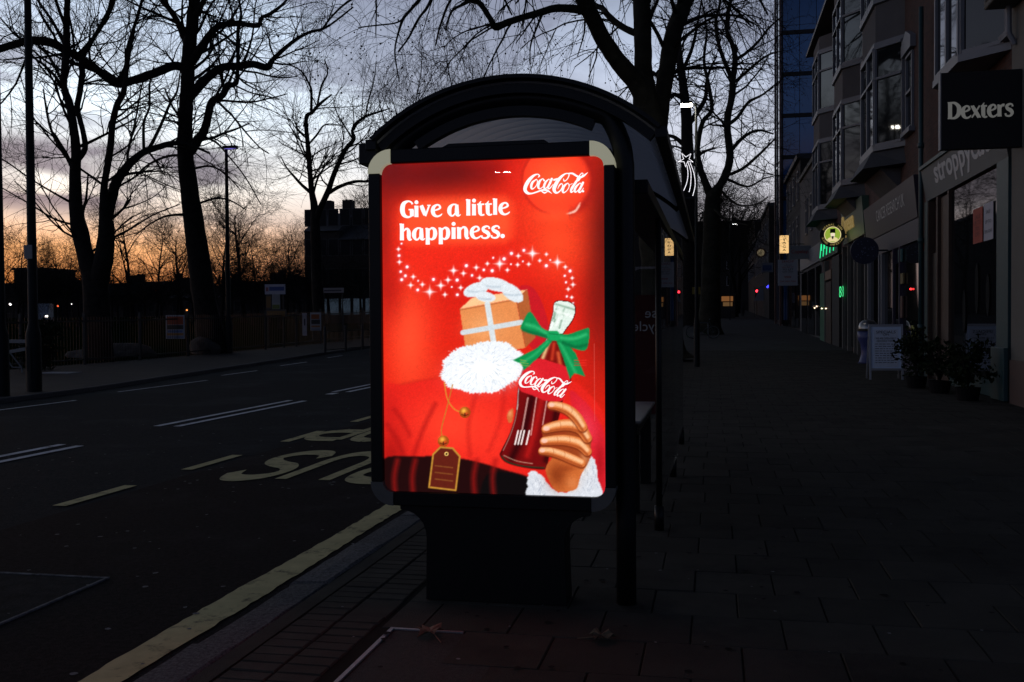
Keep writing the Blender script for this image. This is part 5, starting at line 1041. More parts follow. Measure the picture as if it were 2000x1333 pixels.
def vehicle(name, x, Y, ln, w_, h, prof, c, label, lit, hd=0.0):
    z = tz(Y); root = empty(name, (0, 0, 0), label, 'van' if h > 1.8 else 'car')
    mb = M(name+'_paint', c, .35, var=.05, scale=2)
    body = MB().prism(prof, lambda a, b_, d: (a, d, b_+.0), -w_/2, w_/2).build('body', mb, root, bevel=.06)
    for sx_ in (-ln*.31, ln*.31):
        for sy_ in (-w_/2+.02, w_/2-.02):
            wh = MB(); wh.prism([(sx_+.32*math.cos(t), .32+.32*math.sin(t)) for t in np.linspace(0, 2*math.pi, 16, endpoint=False)], lambda a, b_, d: (a, d, b_), sy_-.1, sy_+.1); wo = wh.build('wheel', m_iron, root)
            MB().prism([(sx_+.18*math.cos(t), .32+.18*math.sin(t)) for t in np.linspace(0, 2*math.pi, 12, endpoint=False)], lambda a, b_, d: (a, d, b_), sy_-.11, sy_+.11).build('rim', m_tr, wo)
    MB().box(-ln*.2, ln*.28, -w_/2-.008, -w_/2-.002, h*.58, h*.86).build('side_window', m_pane, root)
    for sy_ in (-w_*.36, w_*.36):
        MB().box(ln/2-.02, ln/2+.012, sy_-.14, sy_+.14, .62, .80).build('headlight', lit, root); MB().box(-ln/2-.012, -ln/2+.02, sy_-.1, sy_+.1, .7, .95).build('tail_light', M('tail_lens', (.2, .01, .01), .3), root)
    root.location = (x, Y, z); root.rotation_euler = (0, 0, hd); return root
p = at(84, 612, 112); vehicle('van', p[0], 112, 5.0, 1.9, 2.3, [(-2.5, .3), (2.5, .3), (2.5, .95), (2.1, 1.15), (1.5, 2.1), (1.2, 2.3), (-2.4, 2.3), (-2.5, 2.1)], (.30, .33, .36), 'pale van with lit headlights far across the park', EM('van_headlight', (1, .9, .75), 8, False), R_(-60))
CARP = [(-2.1, .3), (2.1, .3), (2.1, .75), (1.9, .88), (1.0, .95), (.35, 1.42), (-1.1, 1.45), (-1.9, 1.0), (-2.1, .9)]
p = at(1436, 606, 128); vehicle('car', p[0]-6, 150, 4.2, 1.75, 1.45, CARP, (.10, .10, .11), 'far dark car with lit headlights at the end of the street', EM('car_headlight', (1, .75, .5), 6, False), R_(-90))

# ================================================================== RIGHT SIDE: SHOPS
XF = 5.15
m_red_br = M('red_brick', (.085, .034, .023), .9, var=.25, scale=1.5, brick=(.06, .054, .05)); m_rend = M('grey_render', (.105, .10, .10), .9, var=.12, scale=2, bump=.2, bscale=30); m_cream = M('cream_paint', (.13, .127, .11), .8, var=.1, scale=2)
m_upvc = M('white_frame', (.18, .19, .21), .5, var=.08, scale=3); m_teal = M('teal_paint', (.020, .058, .062), .5, var=.12, scale=3); m_black = M('matt_black', (.006, .006, .007), .7); m_dkwood = M('dark_wood', (.055, .03, .018), .6, var=.3, scale=6)
m_shop = M('shop_glass', (.008, .009, .010), .02, spec=.8)
def pane_set(p0, p1, z0, z1, nl, parent, tr=.68, fw=.07, out=None, mat=None):
    """framed glazing between two plan points; returns nothing, adds frame + panes"""
    p0 = np.array([*p0, 0.]); p1 = np.array([*p1, 0.]); t = p1-p0; ln = np.linalg.norm(t); t /= ln; nrm = np.array([t[1], -t[0], 0])
    if nrm[0] > 0.2 or (abs(nrm[0]) <= .2 and nrm[1] > 0): nrm = -nrm
    f = MB(); q = lambda s, z: p0+t*s+np.array([0, 0, z])+nrm*.03
    for s in np.linspace(fw/2, ln-fw/2, nl+1): f.bar(q(s, z0), q(s, z1), fw, .09)
    for z in [z0+fw/2, z1-fw/2]+([z0+(z1-z0)*tr] if tr else []): f.bar(q(fw, z)+nrm*.002, q(ln-fw, z)+nrm*.002, .10, fw)
    f.build('window_frame', m_upvc, parent)
    ss = np.linspace(fw/2, ln-fw/2, nl+1)
    zs = [z0+fw, z0+(z1-z0)*tr-fw/2, z0+(z1-z0)*tr+fw/2, z1-fw] if tr else [z0+fw, z1-fw]
    for s0, s1 in zip(ss[:-1], ss[1:]):
        for za, zb in zip(zs[0::2], zs[1::2]):
            a = p0+t*(s0+fw/2); c = p0+t*(s1-fw/2); o_ = nrm*.012
            MB().add([a+o_+(0, 0, za), c+o_+(0, 0, za), c+o_+(0, 0, zb), a+o_+(0, 0, zb)], [(0, 1, 2, 3)]).build('window_pane', mat or m_pane, parent)
def bay(root, c, z0, z1, apron=True, half=2.1, front=1.25, proj=.64):
    pl_ = [(XF-.001, c-half), (XF-proj, c-front), (XF-proj, c+front), (XF-.001, c+half)]
    cap = lambda za, zb, g=0.0: MB().prism([(x-g*(x < XF-.1), y+g*(1 if y > c else -1)) for x, y in pl_], lambda a, b_, d: (a, b_, d), za, zb)
    core = [(XF-.0012, c-half+.05), (XF-proj+.04, c-front+.02), (XF-proj+.04, c+front-.02), (XF-.0012, c+half-.05)]
    by = MB().prism(core, lambda a, b_, d: (a, b_, d), z0+.02, z1-.02).build('bay', M('bay_core', (.04, .04, .045), .9), root)
    cap(z0-.14, z0, .08).build('sill', m_upvc, by); cap(z1, z1+.12, .05).build('head_moulding', m_upvc, by)
    for a_, b_, nl in ((pl_[0], pl_[1], 1), (pl_[1], pl_[2], 2), (pl_[2], pl_[3], 1)): pane_set(a_, b_, z0, z1, nl, by)
    return by, cap
def terrace(y0, y1, c, label, eave=14.2, canopy=True, hf=2.1, fr=1.25):
    root = empty('shop_building', (XF, (y0+y1)/2, tz(y0)), label, 'building')
    MB().box(XF, 13, y0, y1, tz(y0)-.3, eave).build('wall', m_red_br, root)
    b1, cap = bay(root, c, 6.35, 9.15, True, hf, fr); cap(9.275, 10.35).build('apron', m_rend, root); b2, cap = bay(root, c, 10.50, 13.0, True, hf, fr); cap(13.125, 13.7).build('cornice_panel', m_rend, root)
    pl_ = [(XF, c-2.3), (XF-.85, c-1.35), (XF-.85, c+1.35), (XF, c+2.3)]
    rf = MB(); rf.prism([(XF-.72, eave), (XF+3.4, eave+3.2), (13, eave+3.2), (13, eave)], lambda a, b_, d: (a, d, b_), y0-.02, y1-.02)
    r = rf.build('roof', m_slate, root); MB().box(XF-.78, XF-.68, y0, y1, eave-.16, eave-.02).build('gutter', m_iron, r); MB().box(XF-.70, XF-.01, y0+.01, y1-.01, eave-.14, eave-.03).build('soffit', m_cream, r)
    if canopy:   # small hipped apron roof and corbels under the bay
        v = [(XF-.002, c-2.3, 5.72), (XF-1.0, c-1.4, 5.72), (XF-1.0, c+1.4, 5.72), (XF-.002, c+2.3, 5.72), (XF-.002, c-2.0, 6.2), (XF-.74, c-1.2, 6.2), (XF-.74, c+1.2, 6.2), (XF-.002, c+2.0, 6.2)]
        MB().add(v, [(3, 2, 1, 0), (4, 5, 6, 7), (0, 1, 5, 4), (1, 2, 6, 5), (2, 3, 7, 6)]).build('bay_apron_roof', m_slate, root)
        MB().prism([(XF-.003, 5.10), (XF-.003, 5.70), (XF-.55, 5.70)], lambda a, b_, d: (a, d, b_), c-1.5, c+1.5).build('bay_corbel', m_rend, root)
    yw = c-half_w(y0, c)
    for z0 in (6.5, 10.3):     # narrow sash beside the bay with white head
        wd = empty_part('sash_window', root, (XF, yw, z0)); pane_set((XF, yw-.45), (XF, yw+.45), z0, z0+2.0, 1, wd, tr=.5)
        MB().prism([(yw-.66, z0+2.05), (yw+.66, z0+2.05), (yw+.66, z0+2.35), (yw, z0+2.62), (yw-.66, z0+2.35)], lambda a, b_, d: (d, a, b_), XF-.14, XF-.001).build('window_head', m_upvc, wd)
        MB().box(XF-.16, XF-.001, yw-.6, yw+.6, z0-.13, z0-.01).build('sill', m_upvc, wd)
    return root
def half_w(y0, c): return min(2.95, c-y0-.6)
def empty_part(name, root, loc):
    o = MB().box(loc[0]-.004, loc[0]-.002, loc[1]-.44, loc[1]+.44, loc[2]+.01, loc[2]+1.98).build(name, m_black, root); return o
# --- near cream-painted neighbour, cut by the right edge
nb = empty('shop_building', (5.2, 15, 0), 'cream rendered building at the right edge carrying the big black sign', 'building')
MB().box(5.02, 13, 10, 18.55, -.2, 12).build('wall', m_cream, nb); MB().box(4.97, 5.019, 10, 18.45, -.1, .75).build('plinth', M('brown_plinth', (.09, .06, .05), .8), nb)
# --- teal shop
u1 = terrace(18.6, 26.0, 20.9, 'teal shop with brick upper floors and a bright bay window, nearest on the right', canopy=False, hf=1.75, fr=1.0)
MB().box(4.98, XF-.001, 18.6, 19.32, 0.02, 4.25).build('pilaster', m_teal, u1); MB().box(4.90, 4.979, 18.55, 19.38, 0.02, .95).build('pilaster_base', m_teal, u1, bevel=.01)
f1 = MB().prism([(XF-.001, 4.27), (XF-.13, 4.27), (XF-.25, 5.02), (XF-.001, 5.02)], lambda a, b_, d: (a, d, b_), 18.75, 25.6).build('fascia', M('grey_fascia', (.115, .13, .13), .6, var=.06, scale=2), u1)
MB().box(XF-.30, XF-.001, 18.7, 25.65, 5.021, 5.10).build('fascia_cap', m_teal, u1)
text_mesh('fascia_lettering', 'stroppycat', 1, M('pale_lettering', (.55, .56, .55), .6), frame((XF-.20, 22.0, 4.68), (0, -1, 0), (-.158, 0, .987)), f1, fit=(4.6, .60), extrude=.004, bold=.02)
MB().box(4.98, XF-.001, 25.25, 25.60, .02, 4.25).build('pilaster', m_teal, u1); MB().tube([(4.93, 25.75, 0.05), (4.93, 25.75, 9.0)], .055, 10).build('drainpipe', m_teal, u1, smooth=True)
for z in (1.2, 3.3, 5.6): MB().tube([(4.93, 25.75, z), (4.93, 25.75, z+.12)], .075, 10).build('pipe_collar', m_teal, u1, smooth=True)
MB().box(5.0, XF-.001, 19.33, 23.2, .02, .34).build('stall_riser', m_teal, u1)
MB().add([(5.05, 19.33, .34), (5.05, 23.1, .34), (5.05, 23.1, 4.2), (5.05, 19.33, 4.2)], [(0, 1, 2, 3)]).build('shop_window', m_shop, u1)
for yv in (23.1, 24.2, 25.2): MB().box(4.99, 5.14, yv, yv+.14, .02, 4.24).build('door_frame', m_dkwood, u1)
MB().box(5.06, 5.10, 23.25, 24.19, .02, 4.2).build('door_surround', m_dkwood, u1); MB().box(5.08, 5.12, 24.35, 25.19, .05, 3.0).build('door', M('dark_door', (.02, .018, .016), .4), u1)
for u0, v0, u1_, v1, c, lab, txt, tc_ in ((1901, 402, 1919, 470, (.36, .05, .025), 'red sale poster hanging in the teal shop window', 'SALE\nUP TO\n70%\nOFF', (.12, .02, .015)), (1922, 391, 1940, 464, (.42, .43, .48), 'white sale poster beside the red one in the teal shop window', 'SALE\n\nUP TO\n\n70% OFF', (.05, .05, .06))):
    a = onX(u0, v0, 5.03); d = onX(u1_, v1, 5.03); po = empty('sale_poster', (5.03, (a[1]+d[1])/2, d[2]), lab, 'poster')
    zt = (a[2]+onX(u1_, v0, 5.03)[2])/2-.05; zb = (d[2]+onX(u0, v1, 5.03)[2])/2-.05
    MB().box(5.026, 5.034, d[1], a[1], zb, zt).build('sheet', M('sheet_%d' % u0, c, .7), po)
    text_mesh('poster_lettering', txt, .2, M('poster_ink_%d' % u0, tc_, .7), frame((5.02, (a[1]+d[1])/2, (zb+zt)/2), (0, -1, 0), (0, 0, 1)), po, fit=((a[1]-d[1])*.8, (zt-zb)*.62))
for i, (yv, z, h) in enumerate(((20.9, 2.05, 1.0), (21.9, 1.6, .9), (20.1, 1.9, .8))):
    o = MB().prism([(yv+.13*math.cos(t), z+h/2*math.sin(t)) for t in np.linspace(0, 2*math.pi, 20, endpoint=False)], lambda a, b_, d: (d, a, b_), 5.028, 5.034).build('window_ornament', M('grey_ornament', (.012, .014, .014), .9, spec=.1))
    tag(o, ('large', 'middle', 'smallest')[i]+' grey oval ornament hanging in the teal shop window', 'ornament')
ac = empty('air_conditioner', (4.9, 18.2, 6.9), 'grey wall-mounted air-conditioning unit above the black sign', 'air conditioner')
MB().box(4.55, 5.019, 17.75, 18.5, 6.75, 7.45).build('casing', m_cream, ac, bevel=.03); MB().box(4.535, 4.549, 17.9, 18.35, 6.85, 7.35).build('grille', m_rend, ac); MB().tube([(4.9, 18.3, 6.75), (4.9, 18.3, 6.3), (5.0, 18.3, 6.1)], .05, 8).build('pipe', m_upvc, ac)
dx = empty('projecting_sign', (4.4, 18, 4.32), 'big square black sign reading Dexters, projecting from the right-hand wall', 'shop sign')
MB().box(3.76, 5.015, 17.95, 18.10, 4.31, 5.60).build('box', m_black, dx, bevel=.008); MB().box(3.742, 3.7585, 17.952, 18.098, 4.31, 5.60).build('edge_trim', m_upvc, dx)
def onsign(u, v, l): p = at(u, v, 17.945); return (p[0], 17.945-l, p[2])
roman('Dexters', 1850, 233.0, 23.4, .96, -.05, onsign, 'sign_lettering', EM('reflected_glow_letters', (.9, .9, .86), .11, False), dx, track=-.06)  # emission on the letters stands in for light they reflect
# --- purple charity shop
u2 = terrace(26.0, 35.2, 31.2, 'brick building with grey bay windows over the purple charity shop')
f2 = MB().prism([(XF-.001, 4.02), (XF-.14, 4.02), (XF-.24, 5.08), (XF-.001, 5.08)], lambda a, b_, d: (a, d, b_), 26.6, 35.15).build('fascia', M('aubergine_fascia', (.026, .019, .034), .5, var=.08, scale=2), u2)
text_mesh('fascia_lettering', 'CANCER RESEARCH UK', 1, M('pale_lettering', (.33, .34, .33), .6), frame((XF-.215, 30.3, 4.62), (0, -1, 0), (-.094, 0, .995)), f2, fit=(4.6, .34))
MB().box(XF-.12, XF-.001, 26.6, 35.15, 3.45, 4.0).build('fascia_skirt', M('mauve_panel', (.055, .048, .064), .6), u2)
for a_, b_ in ((26.4, 28.9), (30.1, 31.9), (32.6, 34.6)):
    MB().add([(5.08, a_, .5), (5.08, b_, .5), (5.08, b_, 3.42), (5.08, a_, 3.42)], [(0, 1, 2, 3)]).build('shop_window', m_shop, u2); MB().box(5.02, XF-.001, a_, b_, .05, .5).build('stall_riser', M('purple_paint', (.03, .025, .05), .5), u2)
for yv in (26.1, 28.95, 29.95, 31.95, 32.45, 34.65): MB().box(4.99, XF-.001, yv, yv+.13, .05, 3.44).build('mullion', M('purple_paint', (.03, .025, .05), .5) if yv < 31 else m_upvc, u2)
MB().box(5.03, 5.07, 29.1, 29.9, .05, 3.0).build('door', m_shop, u2)
# small things in and on the charity shop window
def tiny_light(name, u, v, X, c, s, label, r=.035):
    p = onX(u, v, X); o = MB().lathe([(0, -r), (r, -r*.4), (r, r*.4), (0, r)], (0, 0, 0), 8).build(name, EM('glow_%d' % u, c, s, False)); o.location = p; tag(o, label, 'light'); return o
tiny_light('alarm_light', 1779, 565, 5.05, (1, .03, .03), 4, 'small red alarm light in the charity shop window', .03)
for i, (u, v, w_, h, c, lb_) in enumerate(((1756, 500, .5, .35, (.05, .13, .12), 'green packet'), (1758, 545, .6, .3, (.22, .17, .07), 'yellow box'), (1757, 600, .5, .6, (.14, .08, .06), 'brown bundle of clothes'), (1781, 655, .35, .5, (.25, .26, .04), 'lime-coloured bag'), (1797, 480, .4, .3, (.22, .03, .02), 'red sale tag'))):
    p = onX(u, v, 5.0); o = MB().box(-.03, .03, -w_/2, w_/2, -h/2, h/2).build('window_goods', M('goods_%d' % i, c, .7, var=.3, scale=9), bevel=.015); o.location = (5.04, p[1], p[2]); tag(o, lb_+' displayed in the charity shop window', 'goods')
nd = empty('round_sign', (4.85, 32.2, 3.7), 'dark navy round projecting sign on the charity shop', 'shop sign')
def disc(name, cx, cz, r, y0, y1, mat, parent, n=32): return MB().prism([(cx+r*math.cos(t), cz+r*math.sin(t)) for t in np.linspace(0, 2*math.pi, n, endpoint=False)], lambda a, b_, d: (a, d, b_), y0, y1).build(name, mat, parent)
p = at(1689, 490, 31.0); disc('disc', p[0], p[2], .40, 31.0, 31.1, M('navy_sign', (.012, .014, .035), .5), nd); MB().bar((p[0]+.38, 31.05, p[2]), (XF, 31.05, p[2]), .05, .05).build('bracket', m_iron, nd)
b = MB()
for k in range(26):
    a = random.uniform(0, 6.28); r = random.uniform(.05, .3); b.box(p[0]+r*math.cos(a)-.012, p[0]+r*math.cos(a)+.012, 30.994, 30.998, p[2]+r*math.sin(a)-.012, p[2]+r*math.sin(a)+.012)
b.build('dotted_emblem', M('pale_blue_ink', (.12, .14, .22), .6), nd)
# --- green shop and herbal shop
u3 = terrace(35.2, 42.6, 38.6, 'brick building with bay windows over the green shop fascia')
f3 = MB().prism([(XF-.001, 4.35), (XF-.14, 4.35), (XF-.24, 5.65), (XF-.001, 5.65)], lambda a, b_, d: (a, d, b_), 35.6, 41.2).build('fascia', M('green_fascia', (.06, .12, .085), .4, var=.1, scale=1.5), u3)
text_mesh('fascia_lettering', 'Opressa', 1, EM('gold_letters_added_glow', (.80, .55, .18), .22, False), frame((XF-.212, 39.4, 5.0), (0, -1, 0), (-.077, 0, .997)), f3, fit=(3.2, .85), extrude=.02, bold=.01)  # gold letters glow in place of light reflected from the round sign
for a_, b_ in ((35.7, 37.0), (38.1, 39.6), (39.8, 41.2)): MB().add([(5.09, a_, .4), (5.09, b_, .4), (5.09, b_, 3.9), (5.09, a_, 3.9)], [(0, 1, 2, 3)]).build('shop_window', m_shop, u3)
for yv in (35.3, 37.05, 37.9, 39.65, 41.25): MB().box(4.98, XF-.001, yv, yv+.16, .15, 4.3).build('mullion', m_cream, u3)
hs = empty('round_sign', (4.7, 40.5, 4.9), 'lit round green sign with a bearded man in a tall hat, reading Herbal Inn', 'shop sign')
p = at(1626, 459, 40.0); cx, cz = p[0], p[2]; hr = 24*pxm(40.0, 1626, 459)
disc('casing', cx, cz, hr, 39.98, 40.15, M('dark_green_casing', (.02, .03, .015), .5), hs, 40)
gl_ = disc('lit_face', cx, cz, hr*.60, 39.965, 39.979, EM('lime_light', (.42, .62, .06), .62), hs, 36); MB().bar((cx+hr*.9, 40.06, cz), (XF, 40.06, cz), .05, .05).build('bracket', m_iron, hs)
b = MB(); nn_ = 40
for k in range(nn_):
    a, a2 = 2*math.pi*k/nn_, 2*math.pi*(k+1)/nn_; P4 = [(cx+r*math.cos(t), 39.962, cz+r*math.sin(t)) for r, t in ((hr*.60, a), (hr*.66, a), (hr*.66, a2), (hr*.60, a2))]; b.add(P4, [(0, 1, 2, 3)])
m_crl = EM('cream_light', (.9, .75, .38), .85); b.build('lit_ring', m_crl, hs)
for word, c0, sg in (('HERBAL INN', 90, -1), ('KING IMPERIAL', 270, 1)):
    n_ = len(word); sp = 12.5 if sg < 0 else 11.5
    for k, ch in enumerate(word):
        if ch == ' ': continue
        a = R_(c0+sg*(k-(n_-1)/2)*sp); rr_ = hr*.82; o3 = (cx+rr_*math.cos(a), 39.972, cz+rr_*math.sin(a))
        ey = np.array([math.cos(a), 0, math.sin(a)])*(1 if sg < 0 else -1); ex = np.array([ey[2], 0, -ey[0]])
        text_mesh('sign_lettering', ch, hr*.24, EM('gold_light', (.62, .47, .16), .5, False), frame(o3, ex, ey), hs)
def flat(name, P, y, mat, parent): MB().add([(cx+a*hr*.6, y, cz+b_*hr*.6) for a, b_ in P], [tuple(range(len(P)))]).build(name, mat, parent)
flat('shoulders', [(-.72, -.66), (-.55, -.45), (-.25, -.34), (.0, -.40), (.3, -.34), (.58, -.45), (.72, -.66), (.4, -.9), (-.4, -.9)], 39.960, m_crl, hs)
flat('face', [(-.27, .22), (.29, .22), (.30, -.1), (.18, -.38), (.0, -.5), (-.16, -.38), (-.26, -.1)], 39.957, EM('pale_face_light', (.95, .8, .6), .9, False), hs)
flat('hat', [(-.34, .2), (-.32, .78), (.34, .82), (.36, .2), (.0, .3)], 39.955, m_black, hs); flat('beard', [(-.16, -.24), (-.1, -.2), (.1, -.2), (.16, -.24), (.1, -.5), (.0, -.62), (-.1, -.5)], 39.953, M('beard_ink', (.05, .04, .03), .8), hs)
u4 = terrace(42.6, 50.2, 46.6, 'brick building with bay windows ending the row before the plain rendered wall')
f4 = MB().box(XF-.16, XF-.001, 43.0, 50.1, 4.2, 5.3).build('fascia', M('dark_green_fascia', (.01, .04, .025), .5), u4)
m_neon = EM('green_neon', (.02, .75, .28), 1.6)
b = MB(); zz0 = 4.55
pts = []
for k in range(5): y_ = 49.6-k*1.35; b.tube(catmull([(XF-.19, y_, zz0-.2), (XF-.19, y_-.35, zz0+.25), (XF-.19, y_-.6, zz0+.42), (XF-.19, y_-.75, zz0+.1)], 3), .016, 5)
b.build('neon_script', m_neon, f4)
MB().box(5.02, XF-.001, 42.7, 45.2, .2, 4.1).build('recessed_door', m_black, u4)
for i in range(5): MB().box(4.99, 5.02, 45.35+i*.42, 45.70+i*.42, .35, 3.1).build('door_panel', m_dkwood, u4)
MB().box(4.97, 5.03, 45.25, 47.5, 3.2, 3.6).build('door_header', M('tan_header', (.20, .12, .07), .6), u4)
MB().box(4.99, 5.03, 47.8, 49.9, .35, 3.6).build('green_shutter', M('green_shutter', (.035, .14, .075), .5), u4); MB().box(4.95, XF-.001, 47.55, 47.75, .3, 4.1).build('pilaster', m_cream, u4)
tiny_light('door_lamp', 1605, 603, 4.94, (1, .78, .45), 5, 'left small warm lamp on the panelled wooden doors', .028); tiny_light('door_lamp', 1613, 603, 4.94, (1, .78, .45), 5, 'right small warm lamp on the panelled wooden doors', .028); tiny_light('wall_lamp', 1591, 602, 4.9, (1, .75, .4), 5, 'small warm wall lamp beside the green shutter', .03)
sg_ = empty('window_display', (4.98, 44, 2.2), 'small green lit numerals in the dark doorway of the herbal shop', 'display'); p = onX(1644, 570, 5.0)
text_mesh('numerals', '88', .5, EM('green_digits', (.05, .8, .25), 1.2, False), frame((4.985, p[1], p[2]), (0, -1, 0), (0, 0, 1)), sg_, fit=(1.4, .45))
u5 = empty('shop_building', (XF, 56, .5), 'plain grey rendered two-storey wall beyond the bay windows', 'building')
MB().box(XF, 13, 50.2, 63, .0, 9.7).build('wall', m_rend, u5); MB().box(XF-.12, 13, 50.2, 63.05, 9.701, 9.95).build('coping', m_cream, u5); MB().box(XF-.1, XF-.001, 50.6, 62, 4.3, 5.2).build('fascia', m_upvc, u5)
for a_, b_ in ((50.7, 53), (54, 57.4), (58.2, 61.6)): MB().add([(5.1, a_, .6), (5.1, b_, .6), (5.1, b_, 4.1), (5.1, a_, 4.1)], [(0, 1, 2, 3)]).build('shop_window', m_shop, u5)
for yv in (52.5, 55.5, 58.5): pane_set((XF, yv-.5), (XF, yv+.5), 6.2, 8.2, 1, u5)
u6 = empty('shop_building', (XF, 69, .8), 'dark brick building just before the glass tower', 'building')
MB().box(XF, 13, 63, 75, .2, 11.2).build('wall', m_brk, u6); MB().box(XF-.2, 13, 63, 75, 11.201, 11.5).build('parapet', m_slate, u6)
for yv in (64.5, 67.5, 70.5, 73.5):
    for z0 in (6, 8.8): pane_set((XF, yv-.55), (XF, yv+.55), z0, z0+1.8, 1, u6)
MB().box(XF-.1, XF-.001, 63.3, 74.7, 4.4, 5.2).build('fascia', M('dark_fascia', (.03, .03, .035), .5), u6)
for a_, b_ in ((63.5, 66), (66.4, 70), (70.4, 74.5)): MB().add([(5.1, a_, .9), (5.1, b_, .9), (5.1, b_, 4.3), (5.1, a_, 4.3)], [(0, 1, 2, 3)]).build('shop_window', m_shop, u6)
for i, (ya, yb, h, lb_) in enumerate(((100, 116, 11, 'far brick building past the glass tower'), (116.2, 134, 9.5, 'lower far building farther up the dark street'), (134.2, 160, 12, 'last building at the top of the street'))):
    r_ = empty('shop_building', (5.3, (ya+yb)/2, tz(ya)), lb_, 'building'); MB().box(XF+.1, 14, ya, yb, tz(ya)-.5, h+tz(ya)).build('wall', m_brk, r_); MB().box(XF-.05, 14, ya, yb, h+tz(ya)+.001, h+tz(ya)+.3).build('parapet', m_slate, r_)
    for yv in np.arange(ya+2, yb-1, 3.2):
        for z0 in (5, 8): pane_set((XF+.1, yv-.55), (XF+.1, yv+.55), tz(ya)+z0, tz(ya)+z0+1.7, 1, r_)
# --- glass tower
tw = empty('glass_tower', (9, 76, 1), 'dark blue glass office tower rising behind the shop roofs', 'building')
TY0, TY1, TX0, TX1 = 75.2, 81.2, 4.80, 19.0
MB().box(TX0+.1, TX1, TY0+.1, TY1, .5, 40).build('core', M('tower_core', (.012, .013, .016), .6), tw)
m_tg = M('blue_tower_glass', (.009, .085, .25), .06, rnd=.3, spec=.9); m_tg2 = M('side_tower_glass', (.02, .055, .09), .05, rnd=.25, spec=.35)
pw, ph = 1.17, 3.0
pm1 = MB().box(.02, pw-.02, 0, .06, .16, ph-.02).mesh('glass_panel', m_tg); pm2 = MB().box(0, .06, .03, 1.42, .16, ph-.02).mesh('glass_panel', m_tg2)
for r in range(13):
    z = 1.2+r*ph
    for k in range(8):
        o = meshobj('glass_panel', pm1, tw); o.location = (TX0+.14+k*pw, TY0+.03, z)
    for k in range(4):
        o = meshobj('glass_panel', pm2, tw); o.location = (TX0+.03, TY0+.2+k*1.46, z)
    MB().box(TX0+.0, TX1, TY0-.05, TY0+.029, z-.14, z+.15).build('floor_band', m_black, tw)
MB().box(TX0-.12, TX0+.02, TY0-.12, TY0+.16, .5, 40).build('corner_mullion', M('bronze_mullion', (.10, .06, .05), .4, .5), tw); MB().box(TX0-.12, TX0+.02, TY1-.16, TY1+.1, .5, 40).build('corner_mullion', M('bronze_mullion', (.10, .06, .05), .4, .5), tw)

# ================================================================== SIGNS AND SMALL THINGS ON THE RIGHT
def hang(name, u0, v0, u1, v1, Y, mat, label, cat='shop sign', th=.10):
    a = at(u0, v0, Y); c = at(u1, v1, Y); root = empty(name, ((a[0]+c[0])/2, Y, c[2]), label, cat)
    MB().box(a[0], c[0], Y, Y+th, c[2], a[2]).build('panel', mat, root, bevel=.008)
    MB().bar((c[0], Y+th/2, (a[2]+c[2])/2), (XF+.1, Y+th/2, (a[2]+c[2])/2), .04, .04).build('bracket', m_iron, root)
    return root, a, c
def sign_text(root, a, c, Y, txt, cx_, cz_, w_, h, mat, bold=0.0):
    text_mesh('sign_lettering', txt, 1, mat, frame((a[0]+(c[0]-a[0])*cx_, Y-.012, c[2]+(a[2]-c[2])*cz_), (1, 0, 0), (0, 0, 1)), root, fit=((c[0]-a[0])*w_, (a[2]-c[2])*h), bold=bold)
m_ink = M('dark_ink', (.02, .018, .016), .7); m_redink = M('red_ink', (.30, .03, .025), .7); m_bd = M('estate_board', (.34, .36, .40), .7)
r_, a, c = hang('yoga_lightbox', 1523, 460.5, 1540.5, 494.5, 60.0, EM('warm_lightbox', (1.0, .62, .25), .95), 'narrow warm glowing vertical sign reading YOGA', th=.2)
sign_text(r_, a, c, 60.0, 'Y\nO\nG\nA', .5, .46, .40, .70, m_ink, .012); sign_text(r_, a, c, 60.0, 'STUDIO', .5, .92, .8, .05, m_ink)
r_, a, c = hang('projecting_sign', 1541, 480.5, 1586, 506, 56.5, M('grey_sign', (.20, .22, .23), .6), 'grey rectangular sign with red script lettering'); sign_text(r_, a, c, 56.5, 'Copelaya', .5, .52, .8, .36, m_redink, .004)
r_, a, c = hang('to_let_board', 1519.5, 508, 1558, 558, 55.8, m_bd, 'white SHOP TO LET board hung below the glowing yoga sign', 'sign board', .05)
for t_, z, w_, h, m_ in (('SHOP', .93, .62, .09, m_redink), ('600 SQ FT', .71, .6, .055, m_redink), ('TO LET', .62, .56, .07, m_ink), ('NEW LEASE', .53, .55, .045, m_ink), ('020 7000 7000', .16, .8, .06, m_redink), ('AVAILABLE', .79, .4, .03, m_ink), ('www', .33, .35, .09, m_redink)): sign_text(r_, a, c, 55.8, t_, .5, z, w_, h, m_)
r_, a, c = hang('projecting_sign', 1486.5, 514, 1510, 532, 88, M('pale_far_sign', (.16, .18, .21), .6), 'small pale sign with a blue panel far up the street'); MB().box(a[0]+.12, c[0]-.12, 87.98, 87.995, c[2]+.15, a[2]-.2).build('blue_panel', M('blue_ink', (.03, .06, .16), .6), r_)
p = at(1486, 494, 88); rs = empty('round_sign', (p[0], 88, p[2]), 'small round brown sign far up the street above the pale sign', 'shop sign'); disc('rim', p[0], p[2], .42, 88, 88.1, M('brown_rim', (.10, .05, .03), .6), rs, 24); disc('face', p[0], p[2], .30, 87.98, 87.999, EM('tan_face', (.30, .24, .14), .35, False), rs, 24); MB().bar((p[0]+.4, 88.05, p[2]), (5.4, 88.05, p[2]), .04, .04).build('bracket', m_iron, rs)
text_mesh('emblem', 'e', .42, m_ink, frame((p[0], 87.97, p[2]), (1, 0, 0), (0, 0, 1)), rs)
